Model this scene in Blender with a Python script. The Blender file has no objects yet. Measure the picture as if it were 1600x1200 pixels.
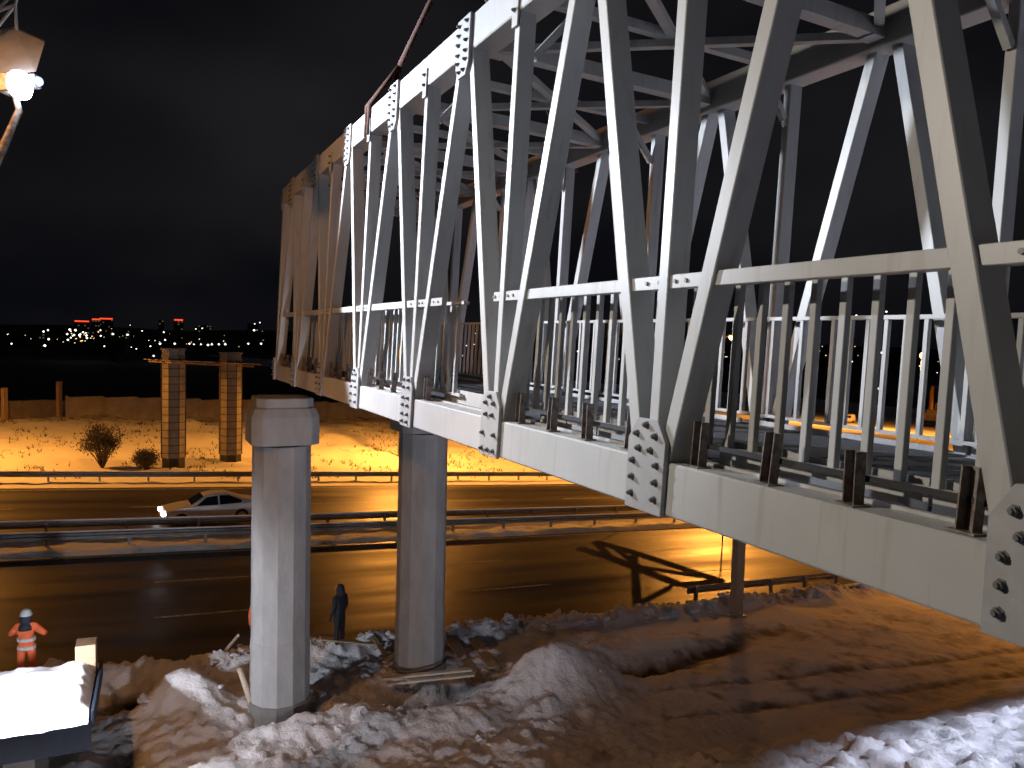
import bpy, bmesh, math, random
import numpy as np
from mathutils import Vector, Matrix
random.seed(7); np.random.seed(7)
S = bpy.context.scene
COL = S.collection

# ---------------------------------------------------------------- survey frame
FPX = 1231.0                                   # focal length, in units of a 1600 px wide frame
def _n(v): return v / np.linalg.norm(v)
_a = np.array([-596., -87., FPX]); _b = np.array([2100., -19.6, FPX])
UPC = _n(np.cross(_a, _b)); UPC = -UPC if UPC[1] > 0 else UPC
_F = np.array([0, 0, 1.]); _Y = _n(_F - (_F @ UPC) * UPC); _X = np.cross(_Y, UPC)
M = np.array([_X, _Y, UPC])
_foot = np.array([-270., 420., FPX]) / FPX * 23.4
EYE = np.array([0, 0, -(M @ _foot)[2]])        # camera stands 9.46 m above the road verge
def ray(x, y): return M @ np.array([(x - 800) / FPX, (y - 600) / FPX, 1.])
def at(x, y, z): return Vector(EYE + ray(x, y) * z)
_r = M @ np.array([2100., 140., FPX])
SL = _r[2] / np.hypot(_r[0], _r[1])            # the highway runs gently downhill to the right
RH = np.array([_r[0], _r[1], 0]); RH = _n(RH); NH = np.array([-RH[1], RH[0], 0])
ORG = np.array(at(530, 1020, 23.4))
def ab(x, y, dz=0.0):
    v = ray(x, y); P = EYE - ORG
    t = (P[2] - dz - SL * (P @ RH)) / (SL * (v @ RH) - v[2]); Q = P + t * v
    return float(Q @ RH), float(Q @ NH)
def gz(a): return SL * a
def G(a, b, dz=0.0):                            # road frame (along, across, up) -> world
    p = ORG + a * RH + b * NH
    return Vector((p[0], p[1], gz(a) + dz))
def inv_ab(p):
    q = np.array([p[0], p[1], 0]) - np.array([ORG[0], ORG[1], 0])
    return float(q @ RH), float(q @ NH)
ROADYAW = math.atan2(RH[1], RH[0])

# ---------------------------------------------------------------- camera
cam = bpy.data.cameras.new('camera'); camo = bpy.data.objects.new('camera', cam); COL.objects.link(camo)
cam.sensor_width = 36; cam.lens = FPX / 1600 * 36; cam.clip_start = .05; cam.clip_end = 6000
mw = Matrix.Identity(4)
for i, c in enumerate([(1, 0, 0), (0, -1, 0), (0, 0, -1)]):
    v = M @ np.array(c, float)
    for j in range(3): mw[j][i] = v[j]
mw.translation = Vector(EYE)
camo.matrix_world = mw
S.camera = camo
S.view_settings.view_transform = 'Standard'; S.view_settings.look = 'None'
S.view_settings.exposure = 0; S.view_settings.gamma = 1
S.cycles.max_bounces = 5; S.cycles.diffuse_bounces = 2; S.cycles.sample_clamp_indirect = 4; S.cycles.use_denoising = True

# ---------------------------------------------------------------- night sky
W = bpy.data.worlds.new('World'); S.world = W; W.use_nodes = True
nt = W.node_tree; nt.nodes.clear()
o = nt.nodes.new('ShaderNodeOutputWorld')
sky = nt.nodes.new('ShaderNodeTexSky'); sky.sky_type = 'NISHITA'; sky.sun_disc = False
sky.sun_elevation = math.radians(-6); sky.sun_rotation = math.radians(200)
bgs = nt.nodes.new('ShaderNodeBackground'); bgs.inputs[1].default_value = .05
nt.links.new(sky.outputs[0], bgs.inputs[0])
tc = nt.nodes.new('ShaderNodeTexCoord'); mp = nt.nodes.new('ShaderNodeMapping'); mp.inputs['Scale'].default_value = (1.2, 1.2, 2.6)
nz = nt.nodes.new('ShaderNodeTexNoise'); nz.inputs['Scale'].default_value = 1.6; nz.inputs['Detail'].default_value = 3; nz.inputs['Roughness'].default_value = .5
cr = nt.nodes.new('ShaderNodeValToRGB'); cr.color_ramp.elements[0].position = .38; cr.color_ramp.elements[1].position = .8
cr.color_ramp.elements[0].color = (.0026, .0028, .0040, 1); cr.color_ramp.elements[1].color = (.0135, .0132, .0150, 1)
bgc = nt.nodes.new('ShaderNodeBackground'); bgc.inputs[1].default_value = 1.0
add = nt.nodes.new('ShaderNodeAddShader')
L = nt.links.new
L(tc.outputs['Generated'], mp.inputs[0]); L(mp.outputs[0], nz.inputs['Vector']); L(nz.outputs['Fac'], cr.inputs[0]); L(cr.outputs[0], bgc.inputs[0])
L(bgs.outputs[0], add.inputs[0]); L(bgc.outputs[0], add.inputs[1]); L(add.outputs[0], o.inputs[0])

# ---------------------------------------------------------------- lamps (light only; their housings are built below)
FLOOD = at(37, 133, 10.9)
BR_O = Vector(EYE + M @ np.array([1.973, .987, 2.961]))
_R = np.array([[-0.4347, 0.8986, 0.06], [-0.0636, 0.0359, -0.9973], [0.8983, 0.4374, -0.0415]])
_RW = M @ _R
BD, BT, BV = [Vector(_RW[:, i]).normalized() for i in range(3)]      # along, across (away), up
LB = 2.5; HB = 4.49; WB = 3.54
def B(s, t, v): return BR_O + BD * s + BT * t + BV * v
def lamp(name, kind, loc, power, col, target=None, size=.15, angle=None, blend=.2):
    d = bpy.data.lights.new(name, kind); d.energy = power; d.color = col
    d.shadow_soft_size = size
    if angle: d.spot_size = math.radians(angle); d.spot_blend = blend
    ob = bpy.data.objects.new(name, d); COL.objects.link(ob); ob.location = loc
    if target is not None: ob.rotation_euler = (Vector(target) - Vector(loc)).to_track_quat('-Z', 'Y').to_euler()
    return ob
WHITE = (.80, .87, 1.0); SODIUM = (1, .37, .055); SOD2 = (1, .36, .045)
_ax = (BT * math.cos(math.radians(30)) - BD * math.sin(math.radians(30)) - Vector((0, 0, .22)))
lamp('flood_light', 'SPOT', FLOOD + _ax * .12, 6500, WHITE, FLOOD + _ax * 5, .07, 72, .22)
MASTL = Vector((-9.6, 7.8, 13.4))
WARML = B(5.0, -9.0, 4.75)
lamp('warm_flood_light', 'SPOT', WARML, 2600, (1, .89, .76), B(-1.2, 0, 1.2), .10, 92, .5)
lamp('mast_sodium_side_light', 'SPOT', MASTL, 4300, (1, .46, .13), B(.5, 0, 1), .10, 84, .5)
lamp('mast_sodium_light', 'SPOT', MASTL, 6500, (1, .44, .12), Vector((1.0, 18, 2)), .15, 96, .5)
def proj(p):
    c = M.T @ (np.array(p) - EYE); return 800 + FPX * c[0] / c[2], 600 + FPX * c[1] / c[2]
def along_for(x, b, h):                        # place on the line 'b' that is seen at column x
    lo, hi = -80., 150.
    for _ in range(50):
        mid = (lo + hi) / 2
        if proj(G(mid, b, h))[0] < x: lo = mid
        else: hi = mid
    return lo
FARL = []
for x_, b_, h_, pw_ in ((1144, 29.0, None, 34000), (640, 38, 10.5, 17000), (-150, 36, 10.5, 14000), (1760, -1.8, 9.2, 13000)):
    h = h_ or 10
    if h_ is None:
        lo, hi = 5., 20.
        for _ in range(40):
            h = (lo + hi) / 2
            if proj(G(along_for(x_, b_, h), b_, h))[1] > 525: lo = h
            else: hi = h
    a_ = along_for(x_, b_, h); FARL.append((a_, b_, h)); p = G(a_, b_, h - .50)
    lamp('street_light', 'SPOT', p, pw_, SODIUM, p + Vector((0, 0, -1)), .2, 165, .3)
EMBL = G(17.8, -22.9, 18)
lamp('embankment_light', 'SPOT', EMBL, 36000, (.72, .78, 1.0), G(14, -29.3), .12, 111, .12)
WORK = at(-6, 1066, 14.6)
lamp('work_light', 'SPOT', WORK, 4500, WHITE, at(50, 1075, 17.0) , .1, 165, .3)
PIERL = Vector((.5, 2.5, 2.6))
lamp('pier_work_light', 'SPOT', PIERL, 3300, (.84, .87, 1.0), Vector((-4.6, 21.0, 3.6)), .25, 52, .5)

# ---------------------------------------------------------------- materials
def mat(name, col, rough=.6, metal=0, var=.12, scale=3, col2=None, thr=None, bump=0, bscale=20, coords='Object', stretch=None, rvar=0, emit=None, turn=0):
    m = bpy.data.materials.new(name); m.use_nodes = True; t = m.node_tree; n = t.nodes; l = t.links.new
    p = n['Principled BSDF']; p.inputs['Roughness'].default_value = rough; p.inputs['Metallic'].default_value = metal
    c = n.new('ShaderNodeTexCoord'); src = c.outputs[coords]
    if stretch:
        mpn = n.new('ShaderNodeMapping'); mpn.inputs['Scale'].default_value = stretch; mpn.vector_type = 'TEXTURE' if False else 'POINT'
        if turn:
            rt = n.new('ShaderNodeMapping'); rt.inputs['Rotation'].default_value = (0, 0, turn); l(src, rt.inputs[0]); src = rt.outputs[0]
        l(src, mpn.inputs[0]); src = mpn.outputs[0]
    z = n.new('ShaderNodeTexNoise'); z.inputs['Scale'].default_value = scale; z.inputs['Detail'].default_value = 6; z.inputs['Roughness'].default_value = .6
    l(src, z.inputs['Vector'])
    r = n.new('ShaderNodeValToRGB'); e = r.color_ramp.elements
    c2 = col2 or tuple(x * (1 - var * 2) for x in col); lo, hi = thr or (.3, .7)
    e[0].position = lo; e[1].position = hi; e[0].color = (*c2, 1); e[1].color = (*col, 1)
    l(z.outputs['Fac'], r.inputs[0]); l(r.outputs[0], p.inputs['Base Color'])
    if rvar:
        mr = n.new('ShaderNodeMapRange'); mr.inputs[1].default_value = .3; mr.inputs[2].default_value = .7
        mr.inputs[3].default_value = rough - rvar; mr.inputs[4].default_value = rough + rvar
        z3 = n.new('ShaderNodeTexNoise'); z3.inputs['Scale'].default_value = scale * .6; z3.inputs['Detail'].default_value = 4; l(src, z3.inputs['Vector'])
        l(z3.outputs['Fac'], mr.inputs[0]); l(mr.outputs[0], p.inputs['Roughness'])
    if bump:
        z2 = n.new('ShaderNodeTexNoise'); z2.inputs['Scale'].default_value = bscale; z2.inputs['Detail'].default_value = 5; l(src, z2.inputs['Vector'])
        b = n.new('ShaderNodeBump'); b.inputs['Strength'].default_value = bump; b.inputs['Distance'].default_value = .02
        l(z2.outputs['Fac'], b.inputs['Height']); l(b.outputs[0], p.inputs['Normal'])
    if emit:
        p.inputs['Emission Color'].default_value = (*emit[0], 1); p.inputs['Emission Strength'].default_value = emit[1]
    return m
def emis(name, col, s):
    m = bpy.data.materials.new(name); m.use_nodes = True; t = m.node_tree; p = t.nodes['Principled BSDF']
    p.inputs['Base Color'].default_value = (.02, .02, .02, 1); p.inputs['Emission Color'].default_value = (*col, 1); p.inputs['Emission Strength'].default_value = s
    return m
def steel_mat():
    m = mat('white_painted_steel', (.44, .44, .43), .42, 0, .06, 1.6, bump=.02, bscale=25)
    t = m.node_tree; n = t.nodes; l = t.links.new; p = n['Principled BSDF']
    old = p.inputs['Base Color'].links[0].from_socket
    c = n.new('ShaderNodeTexCoord'); mpn = n.new('ShaderNodeMapping'); mpn.inputs['Scale'].default_value = (9, 9, .8); l(c.outputs['Object'], mpn.inputs[0])
    z = n.new('ShaderNodeTexNoise'); z.inputs['Scale'].default_value = 1.4; z.inputs['Detail'].default_value = 7; l(mpn.outputs[0], z.inputs['Vector'])
    r = n.new('ShaderNodeValToRGB'); r.color_ramp.elements[0].position = .55; r.color_ramp.elements[1].position = .76
    r.color_ramp.elements[0].color = (0, 0, 0, 1); r.color_ramp.elements[1].color = (.55, .55, .55, 1)
    mx = n.new('ShaderNodeMixRGB'); mx.inputs[2].default_value = (.27, .24, .20, 1)
    l(z.outputs['Fac'], r.inputs[0]); l(r.outputs[0], mx.inputs[0]); l(old, mx.inputs[1]); l(mx.outputs[0], p.inputs['Base Color'])
    return m
def ground_mat(name, snow, dirt, bump=.5, sc=1.2):
    """snow and bare earth, mixed by the sheet's own 'dirt' attribute plus noise"""
    m = bpy.data.materials.new(name); m.use_nodes = True; t = m.node_tree; n = t.nodes; l = t.links.new; p = n['Principled BSDF']
    p.inputs['Roughness'].default_value = .75
    at_ = n.new('ShaderNodeAttribute'); at_.attribute_name = 'dirt'
    c = n.new('ShaderNodeTexCoord')
    z = n.new('ShaderNodeTexNoise'); z.inputs['Scale'].default_value = sc; z.inputs['Detail'].default_value = 9; z.inputs['Roughness'].default_value = .68; l(c.outputs['Object'], z.inputs['Vector'])
    s = n.new('ShaderNodeMath'); s.operation = 'ADD'; l(at_.outputs['Fac'], s.inputs[0]); l(z.outputs['Fac'], s.inputs[1])
    r = n.new('ShaderNodeValToRGB'); e = r.color_ramp.elements; e[0].position = .52; e[1].position = .95
    e[0].color = (*snow, 1); e[1].color = (*dirt, 1)
    k = e.new(.74); k.color = tuple(.45 * snow[i] + .55 * dirt[i] for i in range(3)) + (1,)
    l(s.outputs[0], r.inputs[0]); l(r.outputs[0], p.inputs['Base Color'])
    z2 = n.new('ShaderNodeTexNoise'); z2.inputs['Scale'].default_value = 5; z2.inputs['Detail'].default_value = 8; z2.inputs['Roughness'].default_value = .7; l(c.outputs['Object'], z2.inputs['Vector'])
    b = n.new('ShaderNodeBump'); b.inputs['Strength'].default_value = bump; b.inputs['Distance'].default_value = .2; l(z2.outputs['Fac'], b.inputs['Height']); l(b.outputs[0], p.inputs['Normal'])
    return m
MT = dict(
    steel=steel_mat(),
    plate=mat('gusset_paint', (.37, .37, .37), .5, 0, .1, 6, bump=.04, bscale=40),
    bolt=mat('dark_bolt_steel', (.17, .17, .17), .5, .2, .2, 30),
    bracket=mat('bracket_steel', (.24, .23, .22), .55, .3, .2, 14, col2=(.12, .07, .045), thr=(.38, .6), bump=.2),
    deck=mat('deck_boards', (.085, .09, .10), .7, 0, .25, 2, bump=.3, bscale=30),
    conc=mat('concrete', (.33, .325, .315), .85, 0, .16, 1.6, bump=.6, bscale=9, stretch=(1.3, 1.3, .6)),
    conc2=mat('concrete_dark', (.16, .15, .14), .9, 0, .2, 2, bump=.5, bscale=9),
    snow=mat('snow', (.78, .80, .84), .8, 0, .06, 2, bump=.5, bscale=7),
    asphalt=mat('wet_asphalt', (.044, .039, .037), .45, 0, .25, 1.0, col2=(.022, .020, .020), bump=.6, bscale=22, stretch=(.07, 1.1, 1), rvar=.14, turn=-ROADYAW),
    paint=mat('road_paint', (.42, .41, .38), .6, 0, .3, 5, col2=(.12, .11, .10), thr=(.35, .6)),
    gal=mat('galvanised_steel', (.26, .255, .25), .5, .5, .15, 3),
    wood=mat('weathered_wood', (.36, .25, .15), .8, 0, .2, 3, stretch=(1, 8, 8), bump=.3),
    wood2=mat('pale_plank', (.48, .39, .30), .8, 0, .2, 4, stretch=(1, 8, 8), bump=.3),
    formy=mat('formwork_panel', (.27, .24, .18), .7, 0, .2, 2, bump=.3),
    formd=mat('formwork_clamp', (.10, .08, .06), .7, .2, .2, 5),
    black=mat('bitumen_black', (.018, .018, .02), .6, 0, .2, 4),
    fence=mat('concrete_fence', (.26, .24, .22), .9, 0, .2, .8, bump=.3),
    hoard=mat('hoarding_board', (.20, .17, .14), .85, 0, .2, 1.2),
    bark=mat('bark', (.10, .075, .05), .9, 0, .2, 8, bump=.5),
    leaf=mat('dry_leaves', (.085, .07, .04), .8, 0, .3, 6),
    car=mat('silver_car_paint', (.72, .72, .70), .3, .1, .04, 2),
    glass=mat('dark_car_glass', (.01, .012, .014), .08, 0, 0, 2),
    rubber=mat('tyre_rubber', (.02, .02, .02), .8, 0, .2, 9),
    rim=mat('alloy_rim', (.4, .4, .4), .35, .8, .1, 9),
    orange=mat('orange_workwear', (.85, .16, .05), .75, 0, .12, 7, bump=.3),
    reflect=mat('grey_reflective_tape', (.55, .58, .60), .4, 0, .1, 9),
    navy=mat('dark_blue_cloth', (.022, .027, .045), .85, 0, .2, 9, bump=.3),
    blackc=mat('black_cloth', (.014, .014, .018), .85, 0, .2, 9, bump=.3),
    skin=mat('skin', (.45, .27, .19), .55, 0, .05, 9),
    helm=mat('grey_helmet', (.42, .43, .43), .5, 0, .05, 9),
    truckb=mat('truck_blue_paint', (.014, .024, .045), .6, .1, .2, 3, bump=.2),
    sling=mat('rust_orange_sling', (.07, .028, .018), .85, 0, .2, 12, stretch=(1, 1, 6)),
    lampbody=mat('lamp_housing', (.34, .33, .34), .5, .3, .12, 5),
    lampface=emis('lamp_glass', (.86, .93, 1.0), 60),
    workface=emis('work_lamp_glass', (.86, .93, 1.0), 25),
    sodface=emis('sodium_lamp_glass', (1, .42, .08), 22),
    headface=emis('headlight_glass', (.95, .95, 1.0), 25),
    wwhite=emis('far_white_light', (1, .93, .80), 3.2),
    wwarm=emis('far_warm_light', (1, .62, .25), 2.2),
    wred=emis('far_red_light', (1, .07, .02), 1.6),
    winlit=emis('lit_far_windows', (1, .78, .45), .10),
    bldg=mat('far_building_wall', (.10, .09, .085), .9, 0, .2, .1),
    dark=mat('dark_field', (.035, .04, .055), .9, 0, .3, .01),
    yellow=mat('yellow_machine_paint', (.75, .42, .04), .5, 0, .15, 2),
)
MT['snowearth'] = ground_mat('snow_and_earth', (.62, .60, .60), (.075, .052, .036), .55, 1.1)
MT['bank'] = ground_mat('snow_bank', (.74, .73, .70), (.12, .085, .05), .45, 1.6)

# ---------------------------------------------------------------- mesh helpers
def link_mesh(name, me, m, parent=None):
    ob = bpy.data.objects.new(name, me); COL.objects.link(ob)
    if m is not None and not me.materials: me.materials.append(m)
    if parent is not None: ob.parent = parent
    return ob
class MB:
    def __init__(s): s.v = []; s.f = []; s.mi = []
    def add(s, vs, fs, mi=0):
        o_ = len(s.v); s.v += [tuple(v) for v in vs]; s.f += [tuple(i + o_ for i in f) for f in fs]; s.mi += [mi] * len(fs); return s
    def box(s, x0, x1, y0, y1, z0, z1, mi=0):
        return s.add([(x0, y0, z0), (x1, y0, z0), (x1, y1, z0), (x0, y1, z0), (x0, y0, z1), (x1, y0, z1), (x1, y1, z1), (x0, y1, z1)],
                     [(0, 3, 2, 1), (4, 5, 6, 7), (0, 1, 5, 4), (1, 2, 6, 5), (2, 3, 7, 6), (3, 0, 4, 7)], mi)
    def bar(s, p0, p1, w, h, up=(0, 0, 1), mi=0):           # w across, h along 'up'
        p0, p1, up = Vector(p0), Vector(p1), Vector(up); d = (p1 - p0).normalized()
        x = d.cross(up).normalized(); u = x.cross(d).normalized(); vs = []
        for p in (p0, p1):
            for sx, su in ((-1, -1), (1, -1), (1, 1), (-1, 1)): vs.append(p + x * sx * w / 2 + u * su * h / 2)
        return s.add(vs, [(0, 1, 2, 3), (7, 6, 5, 4), (0, 4, 5, 1), (1, 5, 6, 2), (2, 6, 7, 3), (3, 7, 4, 0)], mi)
    def tube(s, pts, rs, n=8, mi=0, cap=True):
        pts = [Vector(p) for p in pts]; rings = []; o_ = len(s.v); prev = None
        for i, p in enumerate(pts):
            d = (pts[min(i + 1, len(pts) - 1)] - pts[max(i - 1, 0)]).normalized()
            x = (prev if prev is not None else (Vector((0, 0, 1)) if abs(d.z) < .9 else Vector((1, 0, 0))))
            x = (x - d * x.dot(d)).normalized(); prev = x; y = d.cross(x); r = rs[i] if hasattr(rs, '__len__') else rs
            for k in range(n):
                an = 2 * math.pi * k / n; s.v.append(tuple(p + x * math.cos(an) * r + y * math.sin(an) * r))
        for i in range(len(pts) - 1):
            for k in range(n):
                a = o_ + i * n + k; b = o_ + i * n + (k + 1) % n; s.f.append((a, b, b + n, a + n)); s.mi.append(mi)
        if cap:
            s.f.append(tuple(o_ + k for k in range(n))[::-1]); s.mi.append(mi)
            s.f.append(tuple(o_ + (len(pts) - 1) * n + k for k in range(n))); s.mi.append(mi)
        return s
    def prism(s, poly, h0, h1, axis='z', mi=0):             # poly in 2D, extruded
        n = len(poly); vs = []
        for h in (h0, h1):
            for (p, q) in poly: vs.append({'z': (p, q, h), 'y': (p, h, q), 'x': (h, p, q)}[axis])
        fs = [tuple(range(n)), tuple(range(n, 2 * n))[::-1]] + [(i, i + n, (i + 1) % n + n, (i + 1) % n) for i in range(n)]
        return s.add(vs, fs, mi)
    def mesh(s, name, mats, smooth=False, bevel=0):
        me = bpy.data.meshes.new(name); me.from_pydata(s.v, [], s.f)
        for m in (mats if isinstance(mats, (list, tuple)) else [mats]): me.materials.append(m)
        me.polygons.foreach_set('material_index', s.mi)
        bm = bmesh.new(); bm.from_mesh(me)
        if bevel:
            bmesh.ops.bevel(bm, geom=[e for e in bm.edges if e.calc_face_angle(0) > .6], offset=bevel, segments=1, affect='EDGES', clamp_overlap=True)
        bmesh.ops.recalc_face_normals(bm, faces=bm.faces); bm.to_mesh(me); bm.free()
        if smooth: me.polygons.foreach_set('use_smooth', [True] * len(me.polygons))
        me.update(); return me
    def build(s, name, mats, parent=None, smooth=False, bevel=0):
        return link_mesh(name, s.mesh(name, mats, smooth, bevel), None, parent)
def empty(name, label, cat, loc=(0, 0, 0), rotz=0, group=None, mat_=None):
    e = bpy.data.objects.new(name, None); COL.objects.link(e); e.empty_display_size = .2
    if mat_ is not None: e.matrix_world = mat_
    else: e.location = loc; e.rotation_euler = (0, 0, rotz)
    e['label'] = label; e['category'] = cat
    if group: e['group'] = group
    return e
def tag(ob, label=None, cat=None, group=None, kind=None):
    if label: ob['label'] = label
    if cat: ob['category'] = cat
    if group: ob['group'] = group
    if kind: ob['kind'] = kind
    return ob
def inst(name, me, parent, loc=(0, 0, 0), rot=(0, 0, 0), scale=None):
    ob = bpy.data.objects.new(name, me); COL.objects.link(ob); ob.parent = parent; ob.location = loc; ob.rotation_euler = rot
    if scale: ob.scale = scale
    return ob

# numpy value noise ---------------------------------------------------------
_rs = np.random.RandomState(3); _T = _rs.rand(256, 256)
def vn(x, y):
    xi = np.floor(x).astype(int); yi = np.floor(y).astype(int); fx = x - xi; fy = y - yi
    fx = fx * fx * (3 - 2 * fx); fy = fy * fy * (3 - 2 * fy)
    g_ = lambda i, j: _T[(xi + i) % 256, (yi + j) % 256]
    return (g_(0, 0) * (1 - fx) + g_(1, 0) * fx) * (1 - fy) + (g_(0, 1) * (1 - fx) + g_(1, 1) * fx) * fy
def fbm(x, y, o_=5, g0=.5):
    s = 0; a = 1; t = 0
    for i in range(o_): s = s + a * vn(x * 2 ** i + 17 * i, y * 2 ** i + 5 * i); t += a; a *= g0
    return s / t
def sheet(name, A, Bc, hfun, dfun, m, kind='structure'):
    A = np.array(A); Bc = np.array(Bc); AA, BB = np.meshgrid(A, Bc, indexing='ij')
    Z = SL * AA + hfun(AA, BB)
    P = ORG[None, None, :] * np.array([1, 1, 0]) + AA[..., None] * RH + BB[..., None] * NH
    P[..., 2] = Z
    na, nb = len(A), len(Bc)
    i, j = np.meshgrid(np.arange(na - 1), np.arange(nb - 1), indexing='ij'); k = (i * nb + j).ravel()
    F_ = np.stack([k, k + nb, k + nb + 1, k + 1], 1)
    me = bpy.data.meshes.new(name)
    me.vertices.add(na * nb); me.vertices.foreach_set('co', P.reshape(-1))
    me.loops.add(len(F_) * 4); me.loops.foreach_set('vertex_index', F_.reshape(-1).astype(np.int32))
    me.polygons.add(len(F_)); me.polygons.foreach_set('loop_start', np.arange(len(F_), dtype=np.int32) * 4)
    me.polygons.foreach_set('use_smooth', [True] * len(F_))
    me.update(calc_edges=True)
    at_ = me.attributes.new('dirt', 'FLOAT', 'POINT'); D = dfun(AA, BB) if dfun else np.zeros_like(AA)
    at_.data.foreach_set('value', np.asarray(D, dtype=np.float32).reshape(-1))
    ob = link_mesh(name, me, m); ob['kind'] = kind
    return ob
def coords(*segs):
    r = []
    for a0, a1, st in segs: r += list(np.arange(a0, a1 - 1e-6, st))
    r.append(segs[-1][1]); return r

# ================================================================ GROUND
def gauss(A, B_, a, b, ra, rb, p=2): return np.exp(-((np.abs(A - a) / ra) ** p + (np.abs(B_ - b) / rb) ** p))
BUMPS = [  # a, b, ra, rb, height, dirt
    (*ab(885, 1075), 1.5, .95, 1.15, -.25), (*ab(820, 1080), 1.0, .7, .45, -.2), (*ab(285, 1105), .9, .6, .95, -.2), (*ab(330, 1130), 1.0, .7, .35, -.2),
    (*ab(1010, 1035), 1.9, .55, -.75, .75), (*ab(1110, 1010), 1.6, .5, -.35, .5), (*ab(1200, 985), 1.9, .5, -.1, .45),
    (*ab(200, 1090), .75, 1.0, -.45, .8), (*ab(190, 1180), .5, .9, -.2, .6), (*ab(660, 1085), 1.5, .5, -.5, .7), (*ab(430, 1125), 1.1, .5, -.35, .55),
    (*ab(560, 1120), .9, .7, .3, -.2), (*ab(700, 1130), 1.3, .6, .35, -.1), (*ab(720, 1030), 1.6, .4, .1, .35), (*ab(470, 1140), .8, .5, .35, -.1),
    (*ab(850, 1115), .5, .3, .3, .1), (*ab(760, 1060), 1.0, .35, -.1, .5), (*ab(330, 1060), 1.4, .35, -.2, .45),
]
def near_h(A, B_):
    n1 = fbm(A * .55 + 40, B_ * .55 + 9, 3); n2 = fbm(A * 2.3 + 3, B_ * 2.3 + 11, 4, .6)
    n3 = np.abs(fbm(A * 5 + 8, B_ * 5 + 1, 3) - .5) * 2
    rough = np.clip(1.3 - (A - 5.5) / 5, .25, 1.3)
    h = .26 * (n1 - .5) + rough * (.20 * (n2 - .5) + .06 * n3)
    for a, b, ra, rb, hh, d in BUMPS: h = h + hh * gauss(A, B_, a, b, ra, rb)
    ridge = np.exp(-((B_ - .15) / .55) ** 2) * (.22 + .5 * (n2 - .35)); h = h + np.clip(ridge, 0, 1)
    emb = np.clip(-8.9 - B_ + .8 * (n1 - .5) + (A - 12) * -.02, 0, 30) * .42 * np.clip((A + 1) / 4, 0, 1)
    n4 = fbm(A * 7.5 + 70, B_ * 7.5 + 20, 3, .6); h = h + (.13 * (n4 - .5) + .14 * np.clip(n2 - .56, 0, 1)) * rough
    h = h + np.minimum(emb, 7.0) + emb.clip(0, 1) * (n2 - .5) * .5
    e = np.clip((1.25 - B_) / .5, 0, 1); e2 = np.clip((-B_ + 1) / .2, 0, 1)
    # a beaten track runs parallel to the highway on the right
    tr = np.exp(-((B_ + 7.6 + .12 * (A - 12)) / .18) ** 2) + np.exp(-((B_ + 5.9 + .12 * (A - 12)) / .18) ** 2)
    h = h - .07 * tr * np.clip((A - 4) / 4, 0, 1)
    return np.maximum(h * e, -1.2) - .03 * (1 - e2)
def near_d(A, B_):
    n1 = fbm(A * .8 + 4, B_ * 1.1 + 90, 4); n2 = fbm(A * 3.1 + 7, B_ * 3.1 + 2, 3)
    d = -.12 - .10 * np.clip((4 - A) / 4, 0, 1) + .40 * (n1 - .5) + .45 * (n2 - .5)
    d = d + .16 * np.clip((A - 7) / 6, 0, 1) * np.clip((-1.5 - B_) / 1.5, 0, 1) * np.clip((B_ + 10.2) / .8, 0, 1)
    for a, b, ra, rb, hh, dd in BUMPS: d = d + dd * gauss(A, B_, a, b, ra * .9, rb * .9)
    tr = np.exp(-((B_ + 7.6 + .12 * (A - 12)) / .22) ** 2) + np.exp(-((B_ + 5.9 + .12 * (A - 12)) / .22) ** 2)
    d = d + .3 * tr * np.clip((A - 4) / 4, 0, 1)
    d = d + .3 * np.clip((B_ - .55) / .4, 0, 1)
    d = np.where(B_ < -10.4, d - .2, d)
    return d
sheet('near_snow_ground', coords((-60, -12, 3), (-12, 12, .085), (12, 28, .11), (28, 110, 3)), coords((-60, -18, 3), (-18, -9, .15), (-9, 1.05, .085)), near_h, near_d, MT['snowearth'])
flat = lambda A, B_: np.zeros_like(A)
AR = coords((-120, 160, 4))
sheet('near_road', AR, [.6, 3, 6, 9, 12.95], lambda A, B_: flat(A, B_) - .004, None, MT['asphalt'])
def med_h(A, B_):
    n = fbm(A * 1.2, B_ * 2.5, 4); e = np.clip((B_ - 12.85) / .3, 0, 1) * np.clip((16.75 - B_) / .3, 0, 1)
    return (.12 + .22 * (n - .3)) * e
sheet('median_snow_strip', coords((-60, -15, 3), (-15, 35, .25), (35, 110, 3)), coords((12.8, 16.8, .16)), med_h, lambda A, B_: .25 * (fbm(A * .9, B_ * 2) - .5), MT['bank'])
sheet('far_road', AR, [16.6, 20, 24, 28.2], lambda A, B_: flat(A, B_) - .004, None, MT['asphalt'])
def bank_h(A, B_):
    n = fbm(A * .25 + 3, B_ * .25 + 8, 4); n2 = fbm(A * 1.6, B_ * 1.6, 4, .6)
    u = np.clip((B_ - 28) / 1.2, 0, 1)
    return u * (.22 * n2 + .9 * (n - .45) * np.clip((B_ - 31) / 8, 0, 1)) + np.clip((B_ - 33) / 30, 0, 1) * .6
def bank_d(A, B_):
    n = fbm(A * .7 + 30, B_ * 1.3, 5, .65)
    return -.12 + .75 * np.clip(n - .5, -.1, .3) + .35 * np.clip((B_ - 56) / 6, 0, 1)
sheet('far_snow_field', coords((-110, -30, 4), (-30, 50, .33), (50, 600, 8)), coords((28, 34, .22), (34, 77.6, .6)), bank_h, bank_d, MT['bank'])
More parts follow.
